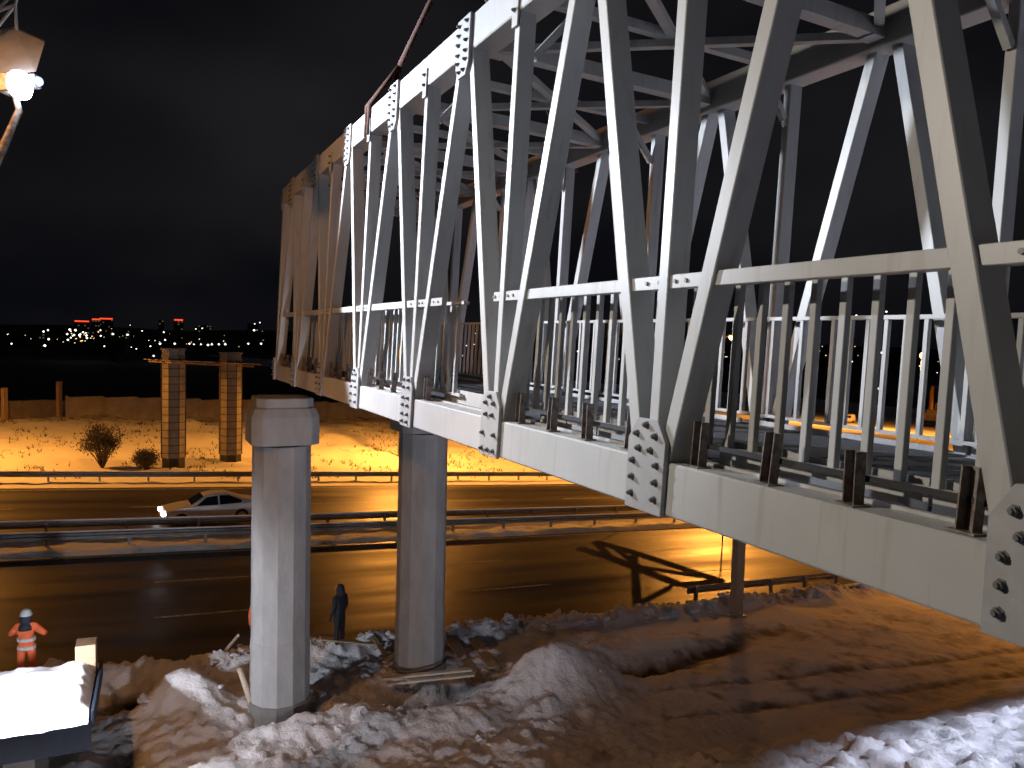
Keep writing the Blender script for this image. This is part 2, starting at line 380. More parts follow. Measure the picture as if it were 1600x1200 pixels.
# dark valley, far hills
mb = MB(); R_ = 5200
mb.add([(-R_, -R_, -34), (R_, -R_, -34), (R_, R_, -34), (-R_, R_, -34)], [(0, 1, 2, 3)])
tag(mb.build('ground', MT['dark']), kind='structure')
vs = []; fs = []
N = 60
for i in range(N + 1):
    x = -1100 + 3000 * i / N
    hh = 12 + 20 * float(fbm(np.array([i * .16]), np.array([2.]), 4)[0])
    vs += [(x, 1500, -34), (x, 1620, -34 + hh + 20), (x, 1900, -34 + hh + 24), (x, 2200, -34)]
for i in range(N):
    for j in range(3): q = i * 4 + j; fs.append((q, q + 4, q + 5, q + 1))
mb = MB(); mb.add(vs, fs); tag(mb.build('far_hills', MT['dark'], smooth=True), kind='structure')
sheet('far_plain', coords((60, 160, 5), (160, 600, 20)), coords((77.6, 140, 3), (140, 420, 14)), lambda A, B_: .6 + .8 * (fbm(A * .12, B_ * .12, 4) - .5) * np.clip((B_ - 77.6) / 8, 0, 1), lambda A, B_: .45 * fbm(A * .1 + 4, B_ * .1, 4) - .1, MT['bank'])
# verge slope under the far field, down to the valley
sheet('valley_slope', coords((-110, 60, 10)), [77.5, 90, 130, 190], lambda A, B_: -(B_ - 77.5) * .32 + .5 - SL * A * np.clip((B_ - 77.5) / 110, 0, 1), lambda A, B_: np.ones_like(A), MT['dark'])

# ---------------------------------------------------------------- lane markings
def strip(mbx, a0, a1, b0, b1, dz):
    p = [G(a0, b0, dz), G(a1, b0, dz), G(a1, b1, dz), G(a0, b1, dz)]; mbx.add(p, [(0, 1, 2, 3)])
def markings(name, b, a_list, w=.13):
    m = MB()
    for a0, a1 in a_list: strip(m, a0, a1, b - w / 2, b + w / 2, .003)
    return tag(m.build(name, MT['paint']), kind='structure')
c1 = ab(318, 905); c2 = ab(340, 957)
markings('lane_marking', c1[1], [(c1[0] - 1.7 + 11.2 * k, c1[0] + 1.7 + 11.2 * k) for k in range(-4, 9)])
markings('lane_marking', c2[1], [(c2[0] - 1.9 + 11.2 * k, c2[0] + 1.9 + 11.2 * k) for k in range(-4, 9)])
markings('lane_marking', 22.3, [(-40 + 9 * k, -36 + 9 * k) for k in range(16)])
markings('edge_line', 27.4, [(-100, 140)], .15)
markings('edge_line', 12.45, [(-100, 140)], .15)

# ================================================================ GUARDRAILS
def wbeam(a0, a1, step=6):
    m = MB(); prof = [(-.02, -.155), (-.02, -.12), (.035, -.085), (.035, -.045), (-.02, -.01), (-.02, .01), (.035, .045), (.035, .085), (-.02, .12), (-.02, .155)]
    k = int((a1 - a0) / step); pts = [a0 + (a1 - a0) * i / k for i in range(k + 1)]
    vs = []
    for a in pts:
        for (y, z) in prof: vs.append((a, y, z + SL * a))
    n = len(prof)
    fs = [(i * n + j, (i + 1) * n + j, (i + 1) * n + j + 1, i * n + j + 1) for i in range(k) for j in range(n - 1)]
    m.add(vs, fs); return m
def guardrail(label, a0, a1, b, side=1, pitch=2.5, height=.62, snowcap=True, rails=1):
    e = empty('guardrail', label, 'guardrail', Vector((ORG[0], ORG[1], 0)) + Vector(NH) * b, ROADYAW)
    r = wbeam(a0, a1).build('rail_beam', MT['gal'], e); r.location = (0, side * .09, height); r.scale = (1, side, 1)
    sd = r.modifiers.new('s', 'SOLIDIFY'); sd.thickness = .012
    pm = MB().box(-.05, .05, -.07, .07, -.3, height + .13).mesh('post', MT['gal'])
    n = int((a1 - a0) / pitch)
    for i in range(n + 1):
        a = a0 + .4 + i * pitch
        inst('post', pm, e, (a, 0, SL * a))
    if snowcap:
        m = MB(); m.bar((a0, side * .08, height + .17 + SL * a0), (a1, side * .08, height + .17 + SL * a1), .09, .045); m.build('snow_cap', MT['snow'], e)
    return e
guardrail('long galvanised guardrail along the far edge of the highway below the snow field', -60, 90, 29.4, -1, 2.6, .55)
guardrail('front guardrail of the median facing the near carriageway, posts standing in lit snow', -50, 80, 13.75, -1, 3.0, .62)
guardrail('rear guardrail of the median facing the far carriageway', -50, 80, 15.6, 1, 3.0, .66)
guardrail('short dark guardrail beside the snowy verge near the brown steel post', ab(1072, 935)[0], 60, 1.25, 1, 2.2, .36, False)

# ================================================================ THE TRUSS FOOTBRIDGE
bm4 = Matrix.Identity(4)
ex = BD; ez = BV; ey = ez.cross(ex).normalized()
for j in range(3): bm4[j][0] = ex[j]; bm4[j][1] = ey[j]; bm4[j][2] = ez[j]
bm4.translation = BR_O
BR = empty('truss_footbridge', 'white steel truss footbridge with bolted joints hanging over two concrete piers', 'bridge', mat_=bm4)
ST = MT['steel']; K0 = -2; K1 = 7; S0 = K0 * LB; S1 = K1 * LB
def part(m, name, mt=None, parent=BR, bevel=0): return m.build(name, mt or ST, parent, bevel=bevel)
CHB = .34; CHT = .37; DEP = .28
for y0 in (0, -WB + DEP):
    part(MB().box(S0 - 1, S1 + .10, y0 - DEP, y0, 0, CHB), 'bottom_chord', bevel=.012)
    part(MB().box(S0 - 1, S1 + .10, y0 - DEP, y0, HB - CHT, HB), 'top_chord', bevel=.012)
def member(p0, p1, w, near, name, off, dep=.20):
    y = (-off - dep / 2) if near else (-WB + off + dep / 2)
    m = MB(); m.bar((p0[0], y, p0[1]), (p1[0], y, p1[1]), w, dep, up=(0, 1, 0)); return part(m, name, bevel=.006)
for near in (True, False):
    for k in range(K0, K1 + 1):
        s = k * LB
        member((s, CHB - .05), (s, HB - CHT + .05), .10 if k < K1 else .13, near, 'vertical_post', .012, .17)
        if k > K0: member((s - .13, CHB - .05), (s - LB / 2 + .13, HB - CHT + .05), .115, near, 'diagonal_brace', .004, .185)
        if k < K1: member((s + .13, CHB - .05), (s + LB / 2 - .13, HB - CHT + .05), .115, near, 'diagonal_brace', .004, .185)
# gusset plates with bolt heads
def bolt_mesh():
    m = MB()
    n = 6; vs = []
    for (r, y) in ((.026, 0), (.026, .005), (.019, .005), (.019, .026)):
        for k in range(n if False else 6): an = math.pi / 3 * k + .2; vs.append((r * math.cos(an), y, r * math.sin(an)))
    for (r, y) in ((.012, .026), (.011, .038)):
        for k in range(6): an = math.pi / 3 * k; vs.append((r * math.cos(an), y, r * math.sin(an)))
    fs = [(i * 6 + k, i * 6 + (k + 1) % 6, (i + 1) * 6 + (k + 1) % 6, (i + 1) * 6 + k) for i in range(5) for k in range(6)] + [tuple(range(30, 36))]
    m.add(vs, fs); return m.mesh('bolt', MT['bolt'])
BOLT = bolt_mesh()
def gusset(s, poly, bolts, y0=.002, th=.035, name='gusset_plate'):
    m = MB().prism(poly, y0, y0 + th, 'y'); g = part(m, name, MT['plate'], bevel=.004); g.location = (s, 0, 0)
    for (x, z) in bolts: inst('bolt', BOLT, g, (x, y0 + th, z), (0, random.uniform(0, 1), 0))
    return g
for k in range(K0, K1 + 1):
    s = k * LB
    big = [(-.20, -.01), (.20, -.01), (.205, .46), (.11, .60), (-.11, .60), (-.205, .46)]
    lay = [(0, .56), (-.10, .495), (.10, .495), (-.06, .40), (.07, .40), (-.13, .31), (.13, .31), (-.13, .20), (.13, .20), (-.13, .09), (.13, .09)]
    if k == 2: lay = [(0, .55), (-.09, .49), (.09, .49), (-.07, .38), (.07, .38), (-.13, .05), (0, .05), (.13, .05), (-.13, .20), (.13, .20)]
    if k == 3: lay = [(x, z) for x in (-.09, .09) for z in (.05, .14, .25, .34, .47, .56)]
    if k == K1: big = [(-.14, -.01), (.09, -.01), (.09, .50), (-.14, .50)]; lay = [(-.07, .1), (.04, .1), (-.07, .25), (.04, .25), (-.07, .4), (.04, .4)]
    gusset(s, big, lay)
    gusset(s, [(-.06, HB - .17), (.06, HB - .17), (.06, HB - CHT - .14), (-.06, HB - CHT - .14)], [(0, HB - .24), (0, HB - .36)], th=.02)
for k in range(K0, K1):
    s = (k + .5) * LB
    gusset(s, [(-.18, HB + .01), (.18, HB + .01), (.18, HB - .50), (.11, HB - .62), (-.11, HB - .62), (-.18, HB - .50)],
           [(x, HB - z) for x in (-.10, .11) for z in (.06, .16, .26, .37, .46)] + [(-.06, HB - .56), (.06, HB - .56)])
for s, zz in ((4 * LB + .12, 0), (1.5 * LB + .4, 0)):       # splice in the top chord
    pass
# handrail beam of the near truss, broken by one open bay
def handrail(s0, s1, y=-.03, top=None):
    m = MB().box(s0, s1, y - .06, y, 1.455, 1.545); return part(m, 'handrail', bevel=.004)
RAILGAP = (2 * LB + .22, 2 * LB + 1.62)
small = MB().tube([(0, 0, 0), (0, .012, 0)], .014, 6).mesh('bolt', MT['bolt'])
for k in range(K0, K1):
    s = k * LB
    if k == 2: spans = [(s - .06, RAILGAP[0]), (RAILGAP[1], s + LB - .06)]
    else: spans = [(s - .06, s + LB - .06)]
    for a0, a1 in spans:
        h = handrail(a0, a1 - .004)
        for x in (a0 + .12, a0 + .26, a1 - .05, a1 - .16):
            inst('bolt', small, h, (x, -.03, 1.50))
# toe boards, balusters, rails
def railing(y, sgn, gap=None, vis=(K0 * LB, S1 - .25)):
    segs = [vis] if not gap else [(vis[0], gap[0]), (gap[1], vis[1])]
    bal = MB().box(-.0225, .0225, -.0225, .0225, .45, 1.492).mesh('baluster', ST, bevel=.003)
    for a0, a1 in segs:
        part(MB().box(a0, a1, y - .035, y + .035, 1.492, 1.53), 'top_rail')
        part(MB().box(a0, a1, y - .02, y + .02, .432, .466), 'bottom_rail')
        s = 1.094 + math.ceil((a0 + .04 - 1.094) / .205) * .205
        while s < a1 - .03:
            inst('baluster', bal, BR, (s, y, 0)); s += .205
railing(-.33, 1, RAILGAP, (-1.0, S1 - .25))
railing(-WB + .33, -1, None, (1.2, S1 - .25))
for near in (True, False):
    for k in range(K0 if not near else -1, K1):
        s = k * LB; x0 = s + .24; x1 = s + LB - .24; nseg = 4
        yy = -.375 if near else -WB + .375
        if near and k == 2:
            part(MB().prism([(x0, .345), (x1, .345), (x1, .50), (x0 + .2, .50), (x0, .42)], yy - .006, yy + .006, 'y'), 'toe_board'); continue
        if not near:
            part(MB().box(x0 - .1, x1 + .1, yy - .006, yy + .006, .34, .392), 'toe_board'); continue
        for q in range(nseg):
            u0 = x0 + (x1 - x0) * q / nseg + .012; u1 = x0 + (x1 - x0) * (q + 1) / nseg - .012
            part(MB().prism([(u0, .345), (u1, .345), (u1, .44), (u1 - .035, .515), (u1 - .12, .50), (u0, .50)], yy - .006, yy + .006, 'y'), 'toe_board')
# channel brackets standing on the bottom chord with the dark rod threaded through
def bracket_mesh():
    m = MB()
    m.box(-.042, -.034, -.03, .03, 0, .28); m.box(.034, .042, -.03, .03, 0, .28); m.box(-.034, .034, -.03, -.022, 0, .28); m.box(-.07, .07, -.05, .055, -.0, .008)
    return m.mesh('channel_bracket', MT['bracket'])
BK = bracket_mesh()
for k in range(-1, K1):
    for q, ds in enumerate((.37, .96, 1.53, 2.13)):
        if k == 2 and q in (0, 1, 2): continue
        inst('channel_bracket', BK, BR, (k * LB + ds, -.10, CHB + .001), (random.uniform(-.03, .05), random.uniform(-.05, .05), random.uniform(-.25, .1)), (1, 1, random.uniform(.94, 1.05)))
    if k != 2: part(MB().box(k * LB + .3, k * LB + LB - .3, -.145, -.125, CHB + .12, CHB + .15), 'steel_rod', MT['black'])
    part(MB().box(k * LB + .24, k * LB + LB - .24, -DEP + .01, -DEP + .05, CHB + .001, CHB + .02), 'toe_angle')
# deck
for k in range(K0, K1):
    s = k * LB
    for j in range(3):
        part(MB().box(s + .01 + j * LB / 3, s + (j + 1) * LB / 3 - .01, -WB + .40, -.40, .30, .335 + .003 * ((k + j) % 2)), 'deck_plate', MT['deck'])
for k in range(K0, K1 + 1):
    part(MB().box(k * LB - .06, k * LB + .06, -WB + DEP, -DEP, .04, .295), 'cross_beam')
for k in range(K0, K1):
    y0, y1 = -DEP, -WB + DEP
    m = MB(); m.bar((k * LB, y0, .10), ((k + 1) * LB, y1, .10), .08, .08); part(m, 'deck_brace')
# roof bracing
for k in range(K0, K1):
    s = (k + .5) * LB
    part(MB().box(s - .075, s + .075, -WB + DEP, -DEP, HB - .30, HB - .14), 'roof_strut', bevel=.005)
    for a, b, z in (((s, -DEP), (s + LB, -WB + DEP), HB - .19), ((s, -WB + DEP), (s + LB, -DEP), HB - .27)):
        if k < K1 - 1:
            m = MB(); m.bar((a[0], a[1], z), (b[0], b[1], z), .09, .075); part(m, 'roof_brace')
    for yy in (-DEP - .1, -WB + DEP + .1):
        part(MB().box(s - .10, s + .10, yy - .08, yy + .08, HB - .315, HB - .302), 'roof_gusset')
for z0, z1 in ((HB - .30, HB - .05), (HB - 1.0, HB - .9)):
    if z0 > HB - .5: part(MB().box(S1 - .06, S1 + .06, -WB + DEP, -DEP, z0, z1), 'portal_beam')
for k in range(K0, K1 + 1):
    s = k * LB
    part(MB().box(s - .05, s + .05, -WB + DEP, -DEP, HB - .24, HB - .15), 'roof_tie')
    for sg, y0 in ((1, -WB + .2), (-1, -.2)):
        m = MB(); m.bar((s, y0, HB - .75), (s, y0 + sg * .42, HB - .24), .07, .07); part(m, 'knee_brace')

# lifting slings
hook = at(715, -85, 10.3)
def sling(s, t, label):
    m = MB(); c = (s, t)
    near = t < 1
    o_ = t - .03 if near else t - DEP - .03; i_ = o_ + DEP + .06
    loop = [B(s, o_, HB + .03), B(s, o_, HB - CHT - .03), B(s, i_, HB - CHT - .03), B(s, i_, HB + .03)]
    top = B(s, (o_ + i_) / 2, HB + .03); top2 = top + (hook - top).normalized() * .75
    for k_ in (-.07, .07):
        off = BD * k_
        m.tube([top2, loop[0] + off, loop[1] + off, loop[2] + off, loop[3] + off, top2], .035, 6)
    m.tube([top2, top + (hook - top) * .5, hook], .04, 6)
    return tag(m.build('lifting_sling', MT['sling'], smooth=True), label, 'lifting sling', 'slings holding the bridge')
sling(4 * LB + .05, 0, 'rust orange sling wrapped round the near top chord of the truss bridge')
sling(4 * LB + .05, WB, 'rust red sling rising from the far top chord of the truss bridge')

# ================================================================ PIERS
def octo(r, rot=0, n=8): return [(r * math.cos(2 * math.pi / n * k + rot), r * math.sin(2 * math.pi / n * k + rot)) for k in range(n)]
YAW = math.atan2(BD.y, BD.x)
def pier(px, py, r, ztop, zcap, cap, label, loc=None):
    a, b = ab(px, py); base = G(a, b)
    e = empty('bridge_pier', label, 'bridge pier', base, YAW, 'concrete piers under the bridge')
    h = ztop - base.z; m = MB(); lv = [-.8, 0, h * .28, h * .282, h * .72, h * .722, h]; rr = [r * 1.03, r * 1.03, r * 1.015, r, r, r * .993, r * .99]
    vs = []; 
    for z, q in zip(lv, rr): vs += [(x, y, z) for x, y in octo(q, math.pi / 12, 12)]
    fs = [(i * 12 + k, i * 12 + (k + 1) % 12, (i + 1) * 12 + (k + 1) % 12, (i + 1) * 12 + k) for i in range(len(lv) - 1) for k in range(12)] + [tuple(range(12 * len(lv) - 12, 12 * len(lv)))]
    m.add(vs, fs); m.build('column', MT['conc'], e, bevel=.02)
    m = MB(); m.prism(octo(r * 1.10, math.pi / 12, 12), -.8, .38); m.build('footing', MT['conc2'], e, bevel=.03)
    cw, ch = cap; m = MB(); n = []
    def rect(w, d, c): return [(-w + c, -d), (w - c, -d), (w, -d + c), (w, d - c), (w - c, d), (-w + c, d), (-w, d - c), (-w, -d + c)]
    vs = []; prof = [(cw, h + .05), (cw * 1.0, h + ch * .62), (cw * .90, h + ch * .80), (cw * .84, h + ch * .81), (cw * .84, h + ch)]
    for w, z in prof: vs += [(x, y, z) for x, y in rect(w, w, w * .28)]
    fs = [(i * 8 + k, i * 8 + (k + 1) % 8, (i + 1) * 8 + (k + 1) % 8, (i + 1) * 8 + k) for i in range(len(prof) - 1) for k in range(8)] + [tuple(range(8 * len(prof) - 8, 8 * len(prof))), tuple(range(8))[::-1]]
    m.add(vs, fs); m.build('cap', MT['conc'], e, bevel=.015)
    m = MB(); m.prism(octo(r * .93, math.pi / 8), h - .02, h + .055); m.build('joint', MT['black'], e)
    return e
z1 = at(437, 690, 19.4).z; zc = at(437, 620, 18.9).z
pier(437, 1110, .695, z1, None, (.78, zc - z1), 'left concrete pier with square chamfered cap, clear of the bridge end')
pier(655, 1050, .69, z1 - .0, None, (.80, zc - z1 - .1), 'right concrete pier whose cap is hidden under the bridge bottom chord')

# paired far piers still in formwork, with a timber platform between their heads
def far_pier(px, py, label):
    a, b = ab(px, py); base = G(a, b); e = empty('formwork_pier', label, 'bridge pier', base, YAW, 'far piers in formwork')
    h = 7.55; r = .80
    m = MB(); m.prism(octo(r, math.pi / 8), .75, h + .15); m.build('column', MT['formy'], e, bevel=.02)
    m = MB(); m.prism(octo(r * .97, math.pi / 8), -1, .75); m.build('base', MT['black'], e)
    ring = MB()
    ring.prism(octo(r * 1.045, math.pi / 8), -.03, .03); rm = ring.mesh('clamp_ring', MT['formd'])
    z = 1.1
    while z < h - .3: inst('clamp_ring', rm, e, (0, 0, z)); z += .52
    for k in range(8):
        x, y = octo(r * 1.02, math.pi / 8)[k]; m = MB().box(x - .025, x + .025, y - .025, y + .025, .75, h); m.build('form_stud', MT['formd'], e)
    m = MB(); m.prism(octo(r * .95, math.pi / 8), h + .15, h + .5); m.prism(octo(r * 1.08, math.pi / 8), h + .5, h + .62); m.build('cap', MT['conc'], e)
    return base, h
b1, h1 = far_pier(271, 731, 'left pier of the far pair wrapped in banded formwork on a black base')
b2, h2 = far_pier(360, 725, 'right pier of the far pair wrapped in banded formwork on a black base')
dv = (b2 - b1); dl = dv.length; du = dv.normalized()
e = empty('timber_platform', 'thin timber work platform laid across the heads of the far pier pair', 'platform', (b1 + Vector((0, 0, h1 - .28))), math.atan2(dv.y, dv.x))
zs = (b2.z + h2 - b1.z - h1) / dl
for j in range(8):
    yy = -1.3 + j * .37
    m = MB(); j0 = random.uniform(-.15, .15); m.bar((-1.25 + j0, yy, zs * -1.25 + .05), (dl + 1.35 + j0, yy, zs * dl + .05), .33, .05); m.build('plank', MT['wood2'], e)
for x in (-.9, -.2, dl * .35, dl * .65, dl, dl + .9):
    m = MB().box(x - .06, x + .06, -1.35, 1.4, -.12 + zs * x, .0 + zs * x); m.build('bearer', MT['wood'], e)

# ================================================================ WALL, HOARDING
def panel_wall(label, p0, p1, h, m, n, th=.16, posts=True, name='fence_wall', cat='wall', panel='panel'):
    p0, p1 = Vector(p0), Vector(p1); d = p1 - p0; e = empty(name, label, cat, p0, math.atan2(d.y, d.x)); Ls = Vector((d.x, d.y)).length; sz = d.z / Ls
    for i in range(n):
        x0 = Ls * i / n; x1 = Ls * (i + 1) / n - .05; z = sz * (x0 + x1) / 2; j = random.uniform(-.05, .05)
        q = MB().box(x0, x1, -th / 2, th / 2, z - .6, z + h + j); q.build(panel, m, e, bevel=.02)
        if posts: MB().box(x0 - .13, x0 + .07, -th, th * .9, z - .6, z + h + .12).build('post', m, e)
    return e
w0 = ab(105, 662); w1 = ab(640, 655)
panel_wall('low concrete panel fence behind the far snow field, in shadow', G(w0[0], w0[1], .5), G(w1[0] + 25, w1[1] + 3, .5), 2.1, MT['fence'], 22)
h0 = ab(4, 668); h1_ = ab(92, 660)
hb = empty('site_hoarding', 'brown site hoarding between tall posts at the left of the snow field', 'hoarding', G(h0[0], h0[1], .2), math.atan2((G(*h1_) - G(*h0)).y, (G(*h1_) - G(*h0)).x))
hl = (G(*h1_) - G(*h0)).length
for i in range(6): MB().box(hl * i / 6, hl * (i + 1) / 6 - .04, -.05, .05, -.5 - .03 * i, 2.0 - .06 * i).build('board', MT['hoard'], hb)
for x, hh in ((0, 3.2), (hl * .97, 3.4)): MB().box(x - .22, x + .22, -.35, -.06, -.5, hh).build('post', MT['wood'], hb)

# ================================================================ BUSH
def bush(a, b, h, w, label):
    base = G(a, b, .3); e = empty('bare_bush', label, 'bush', base)
    st = MB(); tips = []
    for i in range(26):
        an = random.uniform(0, 6.28); sp = random.uniform(.2, 1) * w; hh = h * random.uniform(.5, 1) * (1 - .35 * (sp / w) ** 2)
        p = [Vector((0, 0, -.3)), Vector((math.cos(an) * sp * .35, math.sin(an) * sp * .35, hh * .45)), Vector((math.cos(an) * sp * .8, math.sin(an) * sp * .8, hh))]
        st.tube(p, [.05, .03, .01], 5); tips.append(p)
        for j in range(4):
            t = random.uniform(.3, 1); q = p[1].lerp(p[2], t); qq = q + Vector((random.uniform(-.5, .5), random.uniform(-.5, .5), random.uniform(.0, .5)))
            st.tube([q, qq], [.018, .006], 4); tips.append((p[0], q, qq))
    st.build('branches', MT['bark'], e)
    lf = MB()
    for i in range(5200):
        t = random.choice(tips); u = random.uniform(.1, 1.05); q = t[1].lerp(t[2], u) + Vector([random.gauss(0, .16) for _ in range(3)])
        n = Vector([random.gauss(0, 1) for _ in range(3)]).normalized(); x = n.orthogonal().normalized(); y = n.cross(x); r = random.uniform(.03, .075)
        lf.add([q - x * r, q - y * r * .6, q + x * r, q + y * r * .6], [(0, 1, 2, 3)])
    lf.build('leaves', MT['leaf'], e)
bush(*ab(160, 733), 2.7, 1.7, 'dark leafless bush on the far snow bank left of the formwork piers')
bush(ab(228, 735)[0], ab(228, 735)[1] - .6, .9, .8, 'low scrubby bush at the foot of the far snow bank beside the larger bush')

# ================================================================ STREET LAMPS
def street_lamp(a, b, h, arm, label, facing=-1, face='sodface', lit=True):
    base = G(a, b); e = empty('street_lamp', label, 'street lamp', base, ROADYAW, 'sodium lamps along the highway')
    MB().tube([(0, 0, -1), (0, 0, .9), (0, 0, h - .5), (0, facing * .25, h), (0, facing * arm, h + .35)], [.11, .10, .075, .06, .045], 8).build('pole', MT['gal'], e, smooth=True)
    m = MB(); m.prism([(-.16, facing * arm), (-.11, facing * (arm + .75)), (.11, facing * (arm + .75)), (.16, facing * arm)], h + .34, h + .46); m.build('lamp_head', MT['lampbody'], e, bevel=.02)
    gy = facing * (arm + .38); m = MB(); m.tube([(0, gy, h + .335), (0, gy, h + .22), (0, gy, h + .05), (0, gy, h - .02)], [.30, .32, .22, .08], 12); m.build('lamp_glass', MT[face], e, smooth=True)
    return e
for i, (a_, b_, h_) in enumerate(FARL):
    street_lamp(a_, b_ + 1.95, h_ - .35, 1.6, ['brightest orange street lamp seen through the railing right of the fan joint', 'highway lamp behind the far end of the truss bridge', 'highway lamp left of the snow field', 'highway lamp to the right beyond the bridge'][i])

# ================================================================ FLOODLIGHT MAST
def floodmast():
    yaw = math.atan2(_ax.y, _ax.x); e = empty('floodlight_mast', 'dazzling white floodlight on a leaning mast at the upper left', 'floodlight', FLOOD - Vector((0, 0, 0)), yaw)
    MB().box(-.30, -.10, -.17, .17, -.13, .13).build('lamp_housing', MT['lampbody'], e, bevel=.02)
    MB().tube([(-.10, 0, 0), (.0, 0, 0), (.045, 0, 0)], [.19, .19, .13], 16).build('lamp_glass', MT['lampface'], e, smooth=True)
    return e
FM = floodmast()
inv = FM.matrix_basis.inverted() if False else None
def to_local(p):
    r = Matrix.Rotation(-FM.rotation_euler.z, 3, 'Z'); return r @ (Vector(p) - FM.location)
pA = at(30, 172, 11.0); pB = at(-2, 245, 10.9); pC = at(-60, 380, 10.8)
MB().tube([to_local(FLOOD - _ax.normalized() * .2), to_local(pA), to_local(pB), to_local(pC), to_local(Vector((pC.x, pC.y, gz(-8) - .2)))], [.04, .045, .06, .08, .12], 8).build('mast_pole', MT['bracket'], FM, smooth=True)
# reflector hood above the lamp, catching its light
q = [to_local(at(x, y, z)) for x, y, z in ((-14, 52, 11.3), (22, 44, 11.35), (70, 66, 11.3), (56, 112, 11.05), (8, 118, 11.0), (-14, 118, 11.0))]
m = MB(); up = Vector((-.03, .05, .04)); n_ = len(q)
m.add(q + [p + up for p in q], [tuple(range(n_)), tuple(range(n_, 2 * n_))[::-1]] + [(i, (i + 1) % n_, (i + 1) % n_ + n_, i + n_) for i in range(n_)])
m.build('reflector_hood', MT['lampbody'], FM)
m = MB(); P8 = [to_local(at(x, y, 11.2)) for x, y in ((-12, 52), (26, 46), (-10, 20), (24, 8), (-16, -12), (30, -18))]
for i, j in ((0, 2), (2, 4), (1, 3), (3, 5), (2, 3), (0, 3), (2, 5)): m.bar(P8[i], P8[j], .03, .03, up=(.3, .9, .2))
m.build('lattice', MT['lampbody'], FM)
MB().box(-.22, -.06, .30, .46, .08, .26).build('lamp_housing', MT['lampbody'], FM, bevel=.01)
MB().tube([(-.06, .38, .17), (-.01, .38, .17)], [.07, .05], 10).build('lamp_glass', emis('blue_white_glass', (.35, .5, 1), 3), FM, smooth=True)

# tall sodium mast, out of frame on the left
mb_ = G(*inv_ab(MASTL)); e = empty('sodium_mast', 'tall sodium lamp mast standing left of the site', 'lamp mast', mb_)
MB().tube([(0, 0, -1), (0, 0, MASTL.z - mb_.z + .4)], [.2, .1], 10).build('pole', MT['gal'], e)
MB().box(-.5, .5, -.3, .3, MASTL.z - mb_.z + .32, MASTL.z - mb_.z + .5).build('lamp_head', MT['lampbody'], e)
# cold floodlight over the embankment, out of frame on the right
e = empty('embankment_floodlight', 'cold white floodlight pole on the embankment', 'floodlight', G(17.8, -23.4, -1))
MB().tube([(0, 0, 0), (0, 0, 18.9), (0, .25, 19.2)], [.14, .08, .06], 8).build('pole', MT['gal'], e); MB().box(-.25, .25, -.0, .5, 19.2, 19.35).build('lamp_head', MT['lampbody'], e)
wb = Vector((WARML.x, WARML.y, -.5)); e = empty('warm_floodlight', 'warm white floodlight pole to the left of the bridge approach', 'floodlight', wb)
MB().tube([(0, -.2, 0), (0, -.2, WARML.z + .6)], [.12, .08], 8).build('pole', MT['gal'], e); MB().box(-.45, -.2, -.35, .2, WARML.z + .3, WARML.z + .8).build('lamp_head', MT['lampbody'], e)

# ================================================================ SIGN POST, PLANKS, DEBRIS
a_, b_ = ab(1150, 962)
e = empty('steel_post', 'brown square steel post standing in the verge below the bridge', 'post', G(a_, b_), ROADYAW)
MB().box(-.20, .20, -.17, .17, -.4, 4.2).build('shaft', MT['wood'], e, bevel=.015); MB().box(-.3, .3, -.26, .26, -.2, .06).build('base_plate', MT['gal'], e)
def plank(p0, p1, w, th, label, mt='wood2', grp='loose boards round the pier foot'):
    m = MB(); m.bar(p0, p1, w, th); return tag(m.build('plank', MT[mt], bevel=.006), label, 'plank', grp)
L0 = np.array(G(FARL[0][0], FARL[0][1], FARL[0][2] - .5))
def lat(x, y, f=.24):
    a, b = ab(x, y); g_ = np.array(G(a, b)); return Vector(g_ + f * (L0 - g_))
lf_ = empty('shadow_lattice_frame', 'unseen steel lattice frame added behind the bridge to cast the crossed truss shadow on the near lanes', 'shadow frame', G(*ab(1040, 880)))  # added out of view to block the street lamp and shadow the near lanes
def lpart(pts, w, name):
    m = MB()
    for p0, p1 in zip(pts[:-1], pts[1:]): m.bar(lat(*p0) - lf_.location, lat(*p1) - lf_.location, w, .16)
    m.build(name, MT['gal'], lf_)
lpart([(930, 846), (987, 862), (1128, 908)], .36, 'chord'); lpart([(905, 856), (955, 872), (1064, 914)], .36, 'chord')
lpart([(991, 866), (996, 946)], .20, 'brace'); lpart([(996, 944), (1048, 917)], .16, 'brace'); lpart([(1002, 886), (1106, 902)], .12, 'brace'); lpart([(1064, 914), (1128, 908)], .3, 'brace')
lpart([(930, 846), (955, 872)], .16, 'brace'); lpart([(960, 855), (1010, 893)], .10, 'brace')
for x_, y_ in ((1125, 907), (934, 847)):
    p_ = lat(x_, y_) - lf_.location; q_ = G(*inv_ab(p_ + lf_.location)) - lf_.location; MB().tube([p_, q_ - Vector((0, 0, .2))], .035, 6).build('frame_leg', MT['gal'], lf_)
def gp(x, y, dz=0.1): a, b = ab(x, y); return G(a, b, dz + float(near_h(np.array([a]), np.array([b]))[0]))
plank(at(598, 1060, 21.3), at(738, 1046, 21.0), .17, .05, 'upper of the two pale boards lying in front of the right pier')
plank(at(606, 1068, 21.1), at(742, 1054, 20.8), .17, .05, 'lower of the two pale boards lying in front of the right pier')
plank(gp(578, 1008, .15), gp(612, 1050, .25), .14, .05, 'short board sticking out of the snow left of the right pier', 'wood')
plank(gp(600, 1052, .3), gp(628, 1032, .35), .12, .05, 'short board crossing another beside the right pier', 'wood')
plank(gp(705, 1012, .15), gp(748, 1062, .1), .35, .05, 'wide brown board on the ground right of the right pier', 'wood')
plank(gp(740, 1008, .12), gp(772, 1050, .1), .35, .05, 'second wide brown board further right of the right pier', 'wood')
